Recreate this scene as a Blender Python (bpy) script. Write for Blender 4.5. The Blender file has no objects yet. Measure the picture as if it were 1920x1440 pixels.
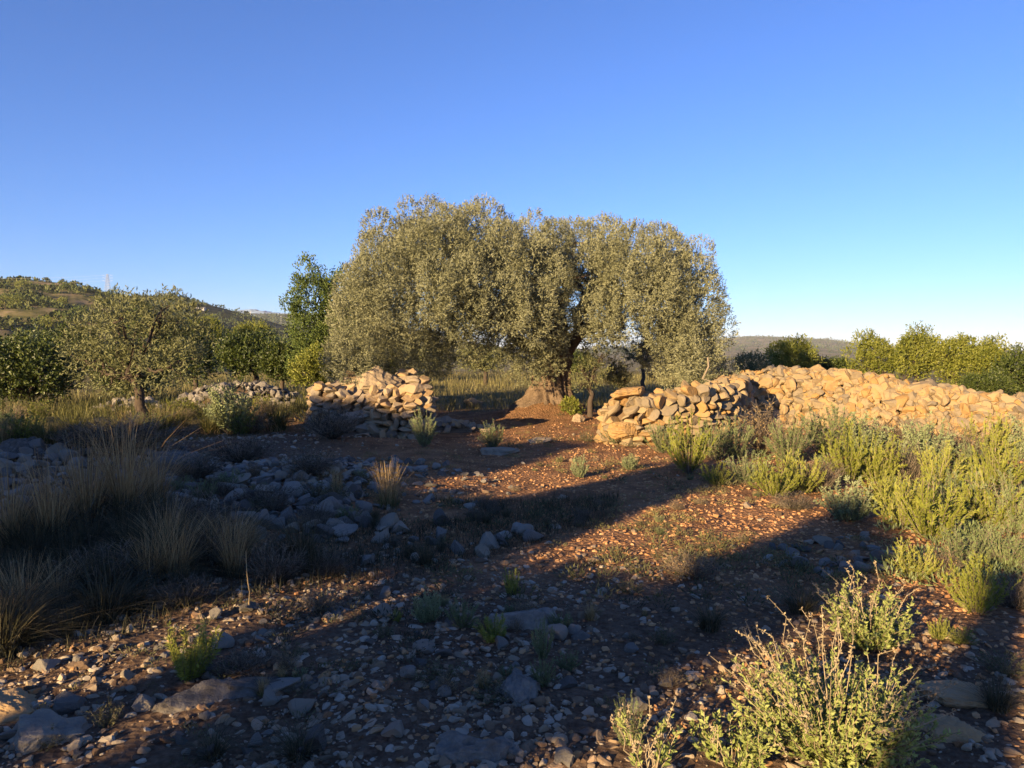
import bpy, bmesh, math
import numpy as np
from mathutils import Vector, Matrix

# ------------------------------------------------------------------ camera, sky, sun, exposure
scn = bpy.context.scene
col = scn.collection
SUN_AZ, SUN_EL = math.radians(37), math.radians(13)   # light travels 37 deg to the right of straight ahead
F_PX, CAM_H = 1420.0, 1.6
PITCH = math.atan(65 / F_PX)

cam_d = bpy.data.cameras.new('camera'); cam = bpy.data.objects.new('camera', cam_d); col.objects.link(cam)
cam_d.sensor_width = 36.0; cam_d.lens = 36.0 * F_PX / 1920.0
cam_d.clip_start = 0.05; cam_d.clip_end = 40000
cam.location = (0, 0, CAM_H); cam.rotation_euler = (math.pi / 2 - PITCH, 0, 0)
scn.camera = cam

w = bpy.data.worlds.new('World'); scn.world = w; w.use_nodes = True
nt = w.node_tree; bg = nt.nodes['Background']
sky = nt.nodes.new('ShaderNodeTexSky'); sky.sky_type = 'NISHITA'; sky.sun_disc = False
sky.sun_elevation = SUN_EL; sky.sun_rotation = math.pi + SUN_AZ
sky.altitude = 300; sky.air_density = 1.0; sky.dust_density = 0.0; sky.ozone_density = 5.5
tint = nt.nodes.new('ShaderNodeMix'); tint.data_type = 'RGBA'; tint.blend_type = 'MULTIPLY'; tint.inputs[0].default_value = 1.0
tint.inputs[7].default_value = (1.0, 0.95, 1.2, 1)
nt.links.new(sky.outputs[0], tint.inputs[6]); nt.links.new(tint.outputs[2], bg.inputs[0]); bg.inputs[1].default_value = 0.065

sun_d = bpy.data.lights.new('sun', 'SUN'); sun_d.energy = 5.0; sun_d.angle = math.radians(0.5)
sun_d.color = (1.0, 0.72, 0.38)
sun = bpy.data.objects.new('sun', sun_d); col.objects.link(sun)
LD = Vector((math.sin(SUN_AZ) * math.cos(SUN_EL), math.cos(SUN_AZ) * math.cos(SUN_EL), -math.sin(SUN_EL)))
sun.rotation_euler = LD.to_track_quat('-Z', 'Y').to_euler(); sun.location = (-12, -16, 12)

scn.view_settings.view_transform = 'Standard'; scn.view_settings.look = 'None'
scn.view_settings.exposure = 1.55; scn.view_settings.gamma = 1.0
scn.cycles.max_bounces = 5; scn.cycles.diffuse_bounces = 2; scn.cycles.glossy_bounces = 1
scn.cycles.transmission_bounces = 3; scn.cycles.transparent_max_bounces = 4

# ------------------------------------------------------------------ helpers
rng = np.random.default_rng(11)
R = lambda *s: rng.random(s)
N = lambda *s: rng.normal(size=s)

def unit(a):
    return a / np.maximum(np.linalg.norm(a, axis=-1, keepdims=True), 1e-9)

def vnoise(x, y, seed=0):
    x = np.asarray(x, float); y = np.asarray(y, float)
    xi = np.floor(x); yi = np.floor(y); fx = x - xi; fy = y - yi
    fx = fx * fx * (3 - 2 * fx); fy = fy * fy * (3 - 2 * fy)
    def h(a, b):
        s = np.sin(a * 127.1 + b * 311.7 + seed * 74.7) * 43758.5453
        return s - np.floor(s)
    return (h(xi, yi) * (1 - fx) + h(xi + 1, yi) * fx) * (1 - fy) + (h(xi, yi + 1) * (1 - fx) + h(xi + 1, yi + 1) * fx) * fy - .5

def fbm(x, y, seed=0, o=4):
    t = 0; a = 1.0
    for k in range(o):
        t = t + a * vnoise(x * 2 ** k, y * 2 ** k, seed + k * 3); a *= .5
    return t

MOUNDS = [(-2.6, 8.9, 1.7, 1.2, .22), (-7.2, 10.6, 1.9, 1.3, .32), (-3.2, 12.2, 2.2, 1.0, .16), (-3.3, 6.0, 1.6, 1.2, .15),
          (.85, 18.1, 1.1, 1.0, .34), (-9.5, 15.5, 4.0, 2.0, .15), (-1.4, 4.1, 1.6, .8, .04), (2.2, 7.2, 1.3, 1.1, .05)]
def H(x, y):
    x = np.asarray(x, float); y = np.asarray(y, float)
    r = np.hypot(x, y)
    z = .05 * fbm(x * .45, y * .45, 1) + .035 * fbm(x * 1.9, y * 1.9, 2)
    z = z * np.clip(60 / np.maximum(r, 1), 0, 1) ** .0
    for cx, cy, sx, sy, a in MOUNDS:
        z = z + a * np.exp(-((x - cx) / sx) ** 2 - ((y - cy) / sy) ** 2)
    t = np.clip((r - 48) / 200, 0, 1); z = z - 14 * t * t * (3 - 2 * t)
    return z

def ray(px, py):
    dx = (px - 960) / F_PX; dy = -(py - 720) / F_PX
    return dx, math.cos(PITCH) + dy * math.sin(PITCH), -math.sin(PITCH) + dy * math.cos(PITCH)
def W(px, py, Y):                                   # photo point at depth Y
    a = ray(px, py); return (a[0] / a[1] * Y, Y, CAM_H + a[2] / a[1] * Y)
TS = np.geomspace(1.5, 200, 2500)
def G(px, py):                                      # photo point on the ground
    a = ray(px, py); x, y, z = a[0] * TS, a[1] * TS, CAM_H + a[2] * TS
    i = int(np.argmax(z <= H(x, y))); return float(x[i]), float(y[i]), float(H(x[i], y[i]))
def proj(p):
    x, y, z = p[..., 0], p[..., 1], p[..., 2] - CAM_H
    f = y * math.cos(PITCH) - z * math.sin(PITCH); u = y * math.sin(PITCH) + z * math.cos(PITCH)
    return 960 + F_PX * x / f, 720 - F_PX * u / f, f

class MB:
    def __init__(s): s.v = []; s.f = []; s.n = 0
    def add(s, v, f, mat=0, var=.5):
        v = np.asarray(v, np.float32).reshape(-1, 3); f = np.asarray(f, np.int64)
        if len(f) == 0: return
        var = np.broadcast_to(np.asarray(var, np.float32), (len(f),))
        s.f.append((f + s.n, mat, var)); s.v.append(v); s.n += len(v)
    def mesh(s, name, mats, smooth=False, org=(0, 0, 0)):
        me = bpy.data.meshes.new(name)
        v = np.concatenate(s.v) - np.asarray(org, np.float32)
        me.vertices.add(len(v)); me.vertices.foreach_set('co', v.ravel().astype(np.float32))
        idx = np.concatenate([f.ravel() for f, _, _ in s.f]).astype(np.int32)
        tot = np.concatenate([np.full(len(f), f.shape[1]) for f, _, _ in s.f])
        st = np.concatenate([[0], np.cumsum(tot)[:-1]]).astype(np.int32)
        me.loops.add(len(idx)); me.loops.foreach_set('vertex_index', idx)
        me.polygons.add(len(tot)); me.polygons.foreach_set('loop_start', st)
        me.polygons.foreach_set('material_index', np.concatenate([np.full(len(f), m) for f, m, _ in s.f]).astype(np.int32))
        me.polygons.foreach_set('use_smooth', np.full(len(tot), bool(smooth)))
        a = me.attributes.new('var', 'FLOAT', 'FACE'); a.data.foreach_set('value', np.concatenate([q for _, _, q in s.f]).astype(np.float32))
        for m in mats: me.materials.append(m)
        me.update(calc_edges=True)
        return me
    def build(s, name, mats, parent=None, smooth=False, org=(0, 0, 0)):
        o = bpy.data.objects.new(name, s.mesh(name, mats, smooth, org)); col.objects.link(o)
        if parent is not None: o.parent = parent
        else: o.location = org
        return o

def tag(o, label=None, cat=None, group=None, kind=None):
    if label: o['label'] = label
    if cat: o['category'] = cat
    if group: o['group'] = group
    if kind: o['kind'] = kind
    return o
def thing(name, label, cat, loc, group=None, rz=0, sc=(1, 1, 1)):
    o = bpy.data.objects.new(name, None); o.empty_display_size = .2; col.objects.link(o)
    o.location = loc; o.rotation_euler = (0, 0, rz); o.scale = sc
    return tag(o, label, cat, group)

def leaves(mb, p, d, L, Wd, mat=0, var=.5):
    n = len(p)
    if n == 0: return
    d = unit(d); s = unit(np.cross(d, N(n, 3))); nn = np.cross(d, s)
    L = np.broadcast_to(L, (n,))[:, None]; Wd = np.broadcast_to(Wd, (n,))[:, None]
    m = p + d * L * .5 + nn * L * .07
    v = np.stack([p, m + s * Wd / 2, p + d * L, m - s * Wd / 2], 1)
    mb.add(v, np.arange(n * 4).reshape(n, 4), mat, var)

def tubes(mb, P, Rd, ns=3, mat=0, var=.5, cap=False):
    P = np.asarray(P, float); n, k, _ = P.shape; Rd = np.broadcast_to(np.asarray(Rd, float), (n, k))
    T = unit(np.gradient(P, axis=1)); ref = np.where(np.abs(T[..., 2:3]) > .8, np.array([1., 0, 0]), np.array([0, 0, 1.]))
    a = unit(np.cross(T, ref)); b = np.cross(T, a)
    ang = np.arange(ns) / ns * 2 * math.pi
    ring = P[:, :, None] + Rd[:, :, None, None] * (a[:, :, None] * np.cos(ang)[None, None, :, None] + b[:, :, None] * np.sin(ang)[None, None, :, None])
    base = (np.arange(n) * k * ns)[:, None, None] + (np.arange(k - 1) * ns)[None, :, None]
    j = np.arange(ns)[None, None, :]; j2 = (j + 1) % ns
    q = np.stack([base + j, base + j2, base + ns + j2, base + ns + j], -1).reshape(-1, 4)
    var = np.repeat(np.broadcast_to(var, (n,)), (k - 1) * ns)
    mb.add(ring, q, mat, var)

def blades(mb, p, az, L, lean, Wd, mat=0, var=.5, K=4):
    n = len(p); t = np.linspace(0, 1, K)[None, :]
    L = np.broadcast_to(L, (n,))[:, None]; lean = np.broadcast_to(lean, (n,))[:, None]
    out = lean * L * t ** 1.8; up = L * (t - .38 * np.minimum(lean, 1.3) * t ** 2)
    dx = np.cos(az)[:, None]; dy = np.sin(az)[:, None]
    C = np.stack([p[:, 0:1] + dx * out, p[:, 1:2] + dy * out, p[:, 2:3] + up], -1)
    a2 = az + math.pi / 2 + N(n) * .5
    sd = np.stack([np.cos(a2), np.sin(a2), np.zeros(n)], -1)[:, None]
    ww = (np.broadcast_to(Wd, (n,))[:, None] * (1 - .85 * t) / 2)[..., None]
    v = np.stack([C - sd * ww, C + sd * ww], 2)
    b = (np.arange(n) * K * 2)[:, None] + (np.arange(K - 1) * 2)[None]
    q = np.stack([b, b + 1, b + 3, b + 2], -1).reshape(-1, 4)
    mb.add(v, q, mat, np.repeat(np.broadcast_to(var, (n,)), K - 1))

ICO = {}
for k in (1, 2, 3, 4, 5):
    bm = bmesh.new(); bmesh.ops.create_icosphere(bm, subdivisions=k, radius=1)
    bm.verts.ensure_lookup_table()
    ICO[k] = (np.array([v.co[:] for v in bm.verts]), np.array([[v.index for v in f.verts] for f in bm.faces])); bm.free()
def stone_shape(k, cuts=10, box=.08, lo=.36, hi=.78):
    v, f = ICO[k]; v = v.copy()
    p = np.abs(v) ** 1; m = np.max(np.abs(v), axis=1, keepdims=True); v = v * (1 - box) + v / m * box * .85
    for _ in range(cuts):
        n = unit(N(3)); d = lo + (hi - lo) * rng.random(); v = v - np.maximum(0, v @ n - d)[:, None] * n
    v = v * (1.38 + .06 * N(3)) + (.035 * N(len(v), 3) if k < 3 else 0)
    if k >= 3: v += .025 * N(len(v), 3) * (.7 if k == 3 else .45 if k == 4 else .2)
    return v
ST = {k: [stone_shape(k) for _ in range(30)] for k in (1, 2, 3)}
def euler_mats(e):
    cx, cy, cz = np.cos(e).T; sx, sy, sz = np.sin(e).T
    Rz = np.zeros((len(e), 3, 3)); Rz[:, 0, 0] = cz; Rz[:, 0, 1] = -sz; Rz[:, 1, 0] = sz; Rz[:, 1, 1] = cz; Rz[:, 2, 2] = 1
    Ry = np.zeros_like(Rz); Ry[:, 0, 0] = cy; Ry[:, 0, 2] = sy; Ry[:, 2, 0] = -sy; Ry[:, 2, 2] = cy; Ry[:, 1, 1] = 1
    Rx = np.zeros_like(Rz); Rx[:, 1, 1] = cx; Rx[:, 1, 2] = -sx; Rx[:, 2, 1] = sx; Rx[:, 2, 2] = cx; Rx[:, 0, 0] = 1
    return Rz @ Ry @ Rx
def stones(mb, c, sc, e, k=2, mat=0, var=.5):
    c = np.asarray(c); n = len(c); sc = np.asarray(sc); M = euler_mats(np.asarray(e)); f = ICO[k][1]
    var = np.broadcast_to(var, (n,)); which = rng.integers(0, 30, n)
    for w_ in range(30):
        i = np.nonzero(which == w_)[0]
        if len(i) == 0: continue
        v = ST[k][w_][None] * sc[i][:, None]; v = np.einsum('nij,nvj->nvi', M[i], v) + c[i][:, None]
        nv = v.shape[1]
        mb.add(v, (f[None] + (np.arange(len(i)) * nv)[:, None, None]).reshape(-1, 3), mat, np.repeat(var[i], len(f)))

# ------------------------------------------------------------------ materials
def ramp_mat(name, cols, rough=.8, trans=0.0, noise=0.0, nscale=8, bump=0.0, bscale=20, spec=.2, coord='Object', bdist=.02):
    m = bpy.data.materials.new(name); m.use_nodes = True; t = m.node_tree; ns = t.nodes; L = t.links
    b = ns['Principled BSDF']; out = ns['Material Output']
    b.inputs['Roughness'].default_value = rough; b.inputs['Specular IOR Level'].default_value = spec
    at = ns.new('ShaderNodeAttribute'); at.attribute_name = 'var'
    r = ns.new('ShaderNodeValToRGB'); el = r.color_ramp.elements
    while len(el) < len(cols): el.new(.5)
    for i, c in enumerate(cols): el[i].position = i / max(1, len(cols) - 1); el[i].color = (*c, 1)
    src = at.outputs['Fac']
    tc = ns.new('ShaderNodeTexCoord')
    if noise:
        nz = ns.new('ShaderNodeTexNoise'); nz.inputs['Scale'].default_value = nscale; nz.inputs['Detail'].default_value = 6; nz.inputs['Roughness'].default_value = .65
        L.new(tc.outputs[coord], nz.inputs['Vector'])
        ma = ns.new('ShaderNodeMath'); ma.operation = 'MULTIPLY_ADD'; ma.inputs[1].default_value = noise; L.new(nz.outputs[0], ma.inputs[0])
        sb = ns.new('ShaderNodeMath'); sb.operation = 'SUBTRACT'; sb.inputs[1].default_value = noise * .5; L.new(src, sb.inputs[0]); L.new(sb.outputs[0], ma.inputs[2]); src = ma.outputs[0]
    L.new(src, r.inputs[0]); L.new(r.outputs[0], b.inputs['Base Color'])
    if bump:
        n2 = ns.new('ShaderNodeTexNoise'); n2.inputs['Scale'].default_value = bscale; n2.inputs['Detail'].default_value = 8; n2.inputs['Roughness'].default_value = .7
        L.new(tc.outputs[coord], n2.inputs['Vector'])
        bp = ns.new('ShaderNodeBump'); bp.inputs['Strength'].default_value = bump; bp.inputs['Distance'].default_value = bdist
        L.new(n2.outputs[0], bp.inputs['Height']); L.new(bp.outputs[0], b.inputs['Normal'])
    if trans:
        tr = ns.new('ShaderNodeBsdfTranslucent'); L.new(r.outputs[0], tr.inputs[0])
        mx = ns.new('ShaderNodeMixShader'); mx.inputs[0].default_value = trans
        L.new(b.outputs[0], mx.inputs[1]); L.new(tr.outputs[0], mx.inputs[2]); L.new(mx.outputs[0], out.inputs[0])
    return m

M = {}
M['olive_leaf'] = ramp_mat('olive_leaf', [(.085, .09, .045), (.185, .19, .105), (.31, .31, .19)], .6, .12, spec=.35)
M['young_olive_leaf'] = ramp_mat('young_olive_leaf', [(.06, .065, .024), (.14, .148, .06), (.24, .245, .115)], .6, .15, spec=.35)
M['carob_leaf'] = ramp_mat('carob_leaf', [(.018, .028, .006), (.05, .072, .013), (.11, .13, .026)], .45, .15, spec=.4)
M['lime_leaf'] = ramp_mat('lime_leaf', [(.06, .08, .012), (.155, .175, .028), (.28, .28, .06)], .5, .25, spec=.3)
M['pine_leaf'] = ramp_mat('pine_leaf', [(.03, .05, .012), (.08, .115, .028), (.16, .19, .05)], .7, .1)
M['scrub'] = ramp_mat('scrub', [(.035, .05, .015), (.08, .10, .03), (.16, .16, .07)], .85, .05)
M['far_scrub'] = ramp_mat('far_scrub', [(.025, .04, .018), (.05, .07, .03), (.09, .10, .05)], .85, .05)
M['bark'] = ramp_mat('bark', [(.06, .043, .03), (.17, .12, .08), (.30, .22, .15)], .95, 0, 1.1, 13, 1.0, 22, bdist=.08)
M['dark_bark'] = ramp_mat('dark_bark', [(.04, .03, .022), (.08, .06, .045), (.14, .11, .08)], .9, 0, .8, 14, .6, 30)
M['stone'] = ramp_mat('stone', [(.19, .155, .12), (.265, .215, .155), (.31, .235, .15), (.33, .215, .105)], .95, 0, .6, 8, .6, 26, bdist=.02)
M['gold_stone'] = ramp_mat('gold_stone', [(.19, .155, .11), (.27, .205, .12), (.31, .22, .115), (.31, .185, .07)], .95, 0, .6, 7, .6, 26, bdist=.02)
M['grey_stone'] = ramp_mat('grey_stone', [(.085, .076, .066), (.17, .152, .13), (.26, .235, .20), (.29, .235, .16)], .95, 0, .75, 11, .7, 34, bdist=.02)
M['weathered_stone'] = ramp_mat('weathered_stone', [(.045, .04, .035), (.12, .105, .09), (.22, .195, .165), (.33, .28, .21)], .95, 0, 1.3, 14, .9, 30, bdist=.03)
M['pebble'] = ramp_mat('pebble', [(.10, .062, .038), (.20, .138, .085), (.28, .22, .15), (.34, .295, .23), (.33, .18, .075)], .9, 0, .3, 30, .3, 60)
M['earth_core'] = ramp_mat('earth_core', [(.09, .06, .035), (.15, .10, .06)], .95, 0, .6, 6, .6, 14)
M['red_clod'] = ramp_mat('red_clod', [(.22, .108, .05), (.40, .21, .095), (.52, .31, .155)], .95, 0, .3, 30, .4, 60)
M['rosemary'] = ramp_mat('rosemary', [(.10, .12, .018), (.23, .25, .04), (.38, .38, .09)], .6, .2)
M['rosemary_grey'] = ramp_mat('rosemary_grey', [(.07, .09, .035), (.17, .21, .085), (.29, .33, .16)], .65, .15)
M['silver_leaf'] = ramp_mat('silver_leaf', [(.11, .135, .035), (.23, .27, .075), (.34, .37, .13)], .75, .2)
M['sage_leaf'] = ramp_mat('sage_leaf', [(.11, .135, .06), (.22, .26, .125), (.33, .36, .20)], .75, .2)
M['thyme'] = ramp_mat('thyme', [(.03, .03, .02), (.06, .058, .035), (.11, .10, .06)], .85, .05)
M['herb'] = ramp_mat('herb', [(.05, .05, .025), (.10, .10, .045), (.18, .16, .08)], .8, .1)
M['twig'] = ramp_mat('twig', [(.07, .05, .04), (.15, .12, .09), (.26, .21, .15)], .9)
M['dry_grass'] = ramp_mat('dry_grass', [(.19, .13, .06), (.34, .24, .11), (.52, .38, .19)], .8, .2)
M['straw'] = ramp_mat('straw', [(.22, .14, .062), (.40, .26, .115), (.55, .39, .19)], .8, .2)
M['pale_twig'] = ramp_mat('pale_twig', [(.13, .095, .06), (.25, .195, .12), (.36, .29, .185)], .9)
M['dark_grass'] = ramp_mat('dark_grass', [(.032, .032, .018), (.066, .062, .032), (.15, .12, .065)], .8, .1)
M['green_grass'] = ramp_mat('green_grass', [(.05, .055, .018), (.115, .115, .034), (.225, .2, .08)], .8, .2)
M['field_grass'] = ramp_mat('field_grass', [(.10, .09, .035), (.2, .185, .07), (.32, .27, .13)], .85, .2)
M['steel'] = ramp_mat('steel', [(.4, .4, .4), (.5, .5, .5)], .5)
M['whitewash'] = ramp_mat('whitewash', [(.34, .33, .31), (.38, .37, .35)], .8)
M['roof_tile'] = ramp_mat('roof_tile', [(.25, .12, .07), (.3, .15, .09)], .8)
M['cloud'] = ramp_mat('cloud', [(.17, .25, .42), (.2, .29, .46)], 1.0, .3)

def ground_mat():
    m = bpy.data.materials.new('red_earth'); m.use_nodes = True; t = m.node_tree; ns = t.nodes; L = t.links
    b = ns['Principled BSDF']; b.inputs['Roughness'].default_value = .95; b.inputs['Specular IOR Level'].default_value = .1
    tc = ns.new('ShaderNodeTexCoord')
    def noise(sc, det=8, ro=.65):
        n = ns.new('ShaderNodeTexNoise'); n.inputs['Scale'].default_value = sc; n.inputs['Detail'].default_value = det; n.inputs['Roughness'].default_value = ro
        L.new(tc.outputs['Object'], n.inputs['Vector']); return n.outputs[0]
    def ramp(src, a, c, p0=.35, p1=.65):
        r = ns.new('ShaderNodeValToRGB'); r.color_ramp.elements[0].position = p0; r.color_ramp.elements[1].position = p1
        r.color_ramp.elements[0].color = (*a, 1); r.color_ramp.elements[1].color = (*c, 1); L.new(src, r.inputs[0]); return r.outputs[0]
    def mix(f, a, c):
        x = ns.new('ShaderNodeMix'); x.data_type = 'RGBA'; L.new(f, x.inputs[0]); L.new(a, x.inputs[6]); L.new(c, x.inputs[7]); return x.outputs[2]
    red = ramp(noise(3.0), (.17, .075, .034), (.47, .245, .115))
    grit = ramp(noise(45, 3), (.10, .06, .035), (.30, .19, .11), .3, .75)
    soil = mix(ramp(noise(7), (.15, .15, .15), (.6, .6, .6)), red, grit)
    grav = ramp(noise(24, 6), (.06, .04, .028), (.19, .145, .105), .35, .7)
    dry = ramp(noise(5), (.10, .085, .035), (.20, .165, .07))
    a1 = ns.new('ShaderNodeAttribute'); a1.attribute_name = 'gravel'
    a2 = ns.new('ShaderNodeAttribute'); a2.attribute_name = 'grassy'
    c = mix(a1.outputs['Fac'], soil, grav); c = mix(a2.outputs['Fac'], c, dry)
    L.new(c, b.inputs['Base Color'])
    v = ns.new('ShaderNodeTexVoronoi'); v.inputs['Scale'].default_value = 26; L.new(tc.outputs['Object'], v.inputs['Vector'])
    ad = ns.new('ShaderNodeMath'); ad.operation = 'ADD'; L.new(noise(14, 10, .75), ad.inputs[0]); L.new(v.outputs[0], ad.inputs[1])
    bp = ns.new('ShaderNodeBump'); bp.inputs['Strength'].default_value = .9; bp.inputs['Distance'].default_value = .05
    L.new(ad.outputs[0], bp.inputs['Height']); L.new(bp.outputs[0], b.inputs['Normal'])
    return m
def hill_mat(name, a, c, d, sc):
    m = bpy.data.materials.new(name); m.use_nodes = True; t = m.node_tree; ns = t.nodes; L = t.links
    b = ns['Principled BSDF']; b.inputs['Roughness'].default_value = 1; b.inputs['Specular IOR Level'].default_value = 0
    tc = ns.new('ShaderNodeTexCoord'); mp = ns.new('ShaderNodeMapping'); mp.inputs['Scale'].default_value = (1, 1, 3.5); L.new(tc.outputs['Object'], mp.inputs[0])
    n = ns.new('ShaderNodeTexNoise'); n.inputs['Scale'].default_value = sc; n.inputs['Detail'].default_value = 9; n.inputs['Roughness'].default_value = .72; L.new(mp.outputs[0], n.inputs['Vector'])
    r = ns.new('ShaderNodeValToRGB'); el = r.color_ramp.elements; el.new(.5)
    for e, p, k in zip(el, (.36, .5, .64), (a, c, d)): e.position = p; e.color = (*k, 1)
    L.new(n.outputs[0], r.inputs[0]); L.new(r.outputs[0], b.inputs['Base Color'])
    return m

# ------------------------------------------------------------------ ground and hills
def inpoly(x, y, P):
    r = np.zeros(np.shape(x), bool); n = len(P)
    for i in range(n):
        x1, y1 = P[i]; x2, y2 = P[(i + 1) % n]
        r ^= ((y1 > y) != (y2 > y)) & (x < (x2 - x1) * (y - y1) / (y2 - y1 + 1e-9) + x1)
    return r
def surf(x, y):                                      # how gravelly / grassy the earth is at a place
    nz = fbm(x * .8, y * .8, 9)
    near = 1 / (1 + np.exp((y + .25 * x - 5.2 + nz * 1.2) * 2.5))
    left = 1 / (1 + np.exp((x + 2.0 + .06 * y + nz * .8) * 2.2)) * (y < 14.5)
    grav = np.clip(np.maximum(near * .75, left * .9), 0, 1)
    grassy = 1 / (1 + np.exp(-(y - 19.5 + nz * 2 - .25 * np.abs(x - 1)) * 1.2))
    grassy = np.maximum(grassy, 1 / (1 + np.exp((x + 5.5 + nz) * 1.5)) * (y > 12.5))
    return grav, np.clip(grassy, 0, 1)

na = 900; rr = np.concatenate([[.01], np.geomspace(.5, 70, 420), np.geomspace(75, 6800, 70)])
aa = np.arange(na) / na * 2 * math.pi
RR, AA = np.meshgrid(rr, aa, indexing='ij'); X = RR * np.sin(AA); Y = RR * np.cos(AA); Z = H(X, Y)
Z += .012 * fbm(X * 7, Y * 7, 5, 3) * (RR < 30)
i = np.arange(len(rr) - 1)[:, None] * na; j = np.arange(na)[None]; j2 = (j + 1) % na
q = np.stack([i + j, i + na + j, i + na + j2, i + j2], -1).reshape(-1, 4)
mb = MB(); mb.add(np.stack([X, Y, Z], -1), q); g = mb.build('ground', [ground_mat()], smooth=True)
gv, gs = surf(X.ravel(), Y.ravel())
for nm, val in (('gravel', gv), ('grassy', gs)):
    a = g.data.attributes.new(nm, 'FLOAT', 'POINT'); a.data.foreach_set('value', val.astype(np.float32))
tag(g, kind='structure')

def hill(name, prof, D, D0, zb, mat, seed, amp, back=1.6):
    px = np.linspace(prof[0][0], prof[-1][0], 420); py = np.interp(px, [p[0] for p in prof], [p[1] for p in prof])
    az = np.arctan2(px - 960, F_PX); zr = CAM_H + (655 - py) / F_PX * D
    ts = np.concatenate([np.linspace(0, 1, 60), np.linspace(1, back, 16)[1:]])
    AZ, T = np.meshgrid(az, ts); ZR = np.broadcast_to(zr, AZ.shape)
    r = (D0 + (D - D0) * T) / np.cos(AZ)
    x = r * np.sin(AZ); y = r * np.cos(AZ)
    up = np.where(T <= 1, zb + (ZR - zb) * np.clip(T, 0, 1) ** 1.15, ZR + (zb - ZR) * ((T - 1) / (back - 1)) ** 1.5)
    fade = np.clip(np.minimum(T * 4, np.abs(T - 1) * 6 + .12), 0, 1)
    z = up + amp * fbm(x / (D * .07), y / (D * .07), seed, 5) * fade
    nc = len(az); i = np.arange(len(ts) - 1)[:, None] * nc; j = np.arange(nc - 1)[None]
    q = np.stack([i + j, i + j + 1, i + nc + j + 1, i + nc + j], -1).reshape(-1, 4)
    m = MB(); m.add(np.stack([x, y, z], -1), q); o = m.build(name, [mat], smooth=True); tag(o, kind='structure')
    def at(pxq, tq):
        k = np.clip(np.round((pxq - px[0]) / (px[1] - px[0])).astype(int), 0, nc - 1)
        t = np.clip(np.round(tq * 59).astype(int), 0, len(ts) - 1)
        return np.stack([x[t, k], y[t, k], z[t, k]], -1)
    return at
hm1 = hill_mat('hillside_scrub', (.06, .065, .025), (.15, .13, .06), (.27, .20, .13), .09)
hm2 = hill_mat('far_hillside', (.03, .038, .02), (.06, .065, .03), (.13, .11, .07), .045)
hm3 = hill_mat('distant_hillside', (.05, .055, .03), (.13, .115, .07), (.26, .21, .15), .012)
near_hill = hill('hill', [(-700, 500), (-200, 516), (0, 524), (60, 526), (130, 533), (180, 546), (225, 560), (300, 588), (380, 612), (460, 640), (520, 668)], 420, 95, -12, hm1, 3, 5)
mid_hill = hill('hill', [(60, 600), (150, 572), (225, 558), (270, 555), (330, 555), (352, 560), (400, 574), (470, 592), (530, 610), (570, 621), (660, 640), (760, 662)], 800, 330, -14, hm2, 5, 8)
blue_hill = hill('hill', [(330, 625), (400, 603), (480, 592), (530, 589), (600, 591), (700, 600), (800, 622), (900, 645), (980, 660)], 2200, 1000, -14, hm2, 7, 16)
far_hill = hill('hill', [(900, 661), (1100, 655), (1200, 652), (1290, 645), (1340, 638), (1370, 633), (1400, 630), (1450, 631), (1500, 634), (1550, 636), (1600, 643), (1650, 650), (1740, 654), (1950, 659), (2200, 661)], 4200, 1800, -14, hm3, 8, 14)

# ------------------------------------------------------------------ trees
def lobes_to_crown(mb, lob, n, L, Wd, mat, up=.35, sprig=0, jitter=.6, shell=.35, lvar=None):
    lob = np.asarray(lob, float); area = (lob[:, 3] * lob[:, 5] + lob[:, 4] * lob[:, 5] + lob[:, 3] * lob[:, 4])
    which = rng.choice(len(lob), n, p=area / area.sum())
    d = unit(N(n, 3)); r = 1 - shell * R(n) ** 1.5
    p = lob[which, :3] + d * lob[which, 3:6] * r[:, None]
    keep = np.ones(n, bool)
    for s in range(0, n, 20000):
        dd = ((p[s:s + 20000, None] - lob[None, :, :3]) / lob[None, :, 3:6]); dd = (dd ** 2).sum(-1)
        keep[s:s + 20000] = (dd < .36).sum(1) == 0
    p = p[keep]; d = d[keep]; which = which[keep]; m = len(p)
    lv = (R(len(lob)) * .3 if lvar is None else lvar)[which]
    ax = unit(d * .8 + np.array([0, 0, up]) + N(m, 3) * jitter * .6)
    if sprig:
        k = sprig; Ls = L * 2.6
        t = (np.arange(k) + .3) / k
        pp = (p[:, None] + ax[:, None] * (t * Ls)[None, :, None]).reshape(-1, 3)
        dd = (ax[:, None] * .75 + N(m, k, 3) * .55).reshape(-1, 3)
        leaves(mb, pp, dd, L * (.7 + .6 * R(m * k)), Wd, mat, np.clip(np.repeat(lv, k) + .1 + .6 * R(m * k), 0, 1))
    else:
        leaves(mb, p, ax + N(m, 3) * jitter, L * (.7 + .6 * R(m)), Wd * (.8 + .4 * R(m)), mat, np.clip(lv + .1 + .6 * R(m), 0, 1))

def curve(a, b, k=7, wob=.1, sag=0):
    a = np.array(a, float); b = np.array(b, float); t = np.linspace(0, 1, k)[:, None]
    p = a + (b - a) * t + N(k, 3) * wob * np.linalg.norm(b - a) / k * np.sin(t * math.pi)
    p[:, 2] += sag * np.sin(t[:, 0] * math.pi)
    return p
def limb(mb, a, b, r0, r1, k=8, ns=8, mat=0, wob=.25, sag=0, var=.4):
    tubes(mb, curve(a, b, k, wob, sag)[None], np.linspace(r0, r1, k)[None], ns, mat, var)

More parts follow.
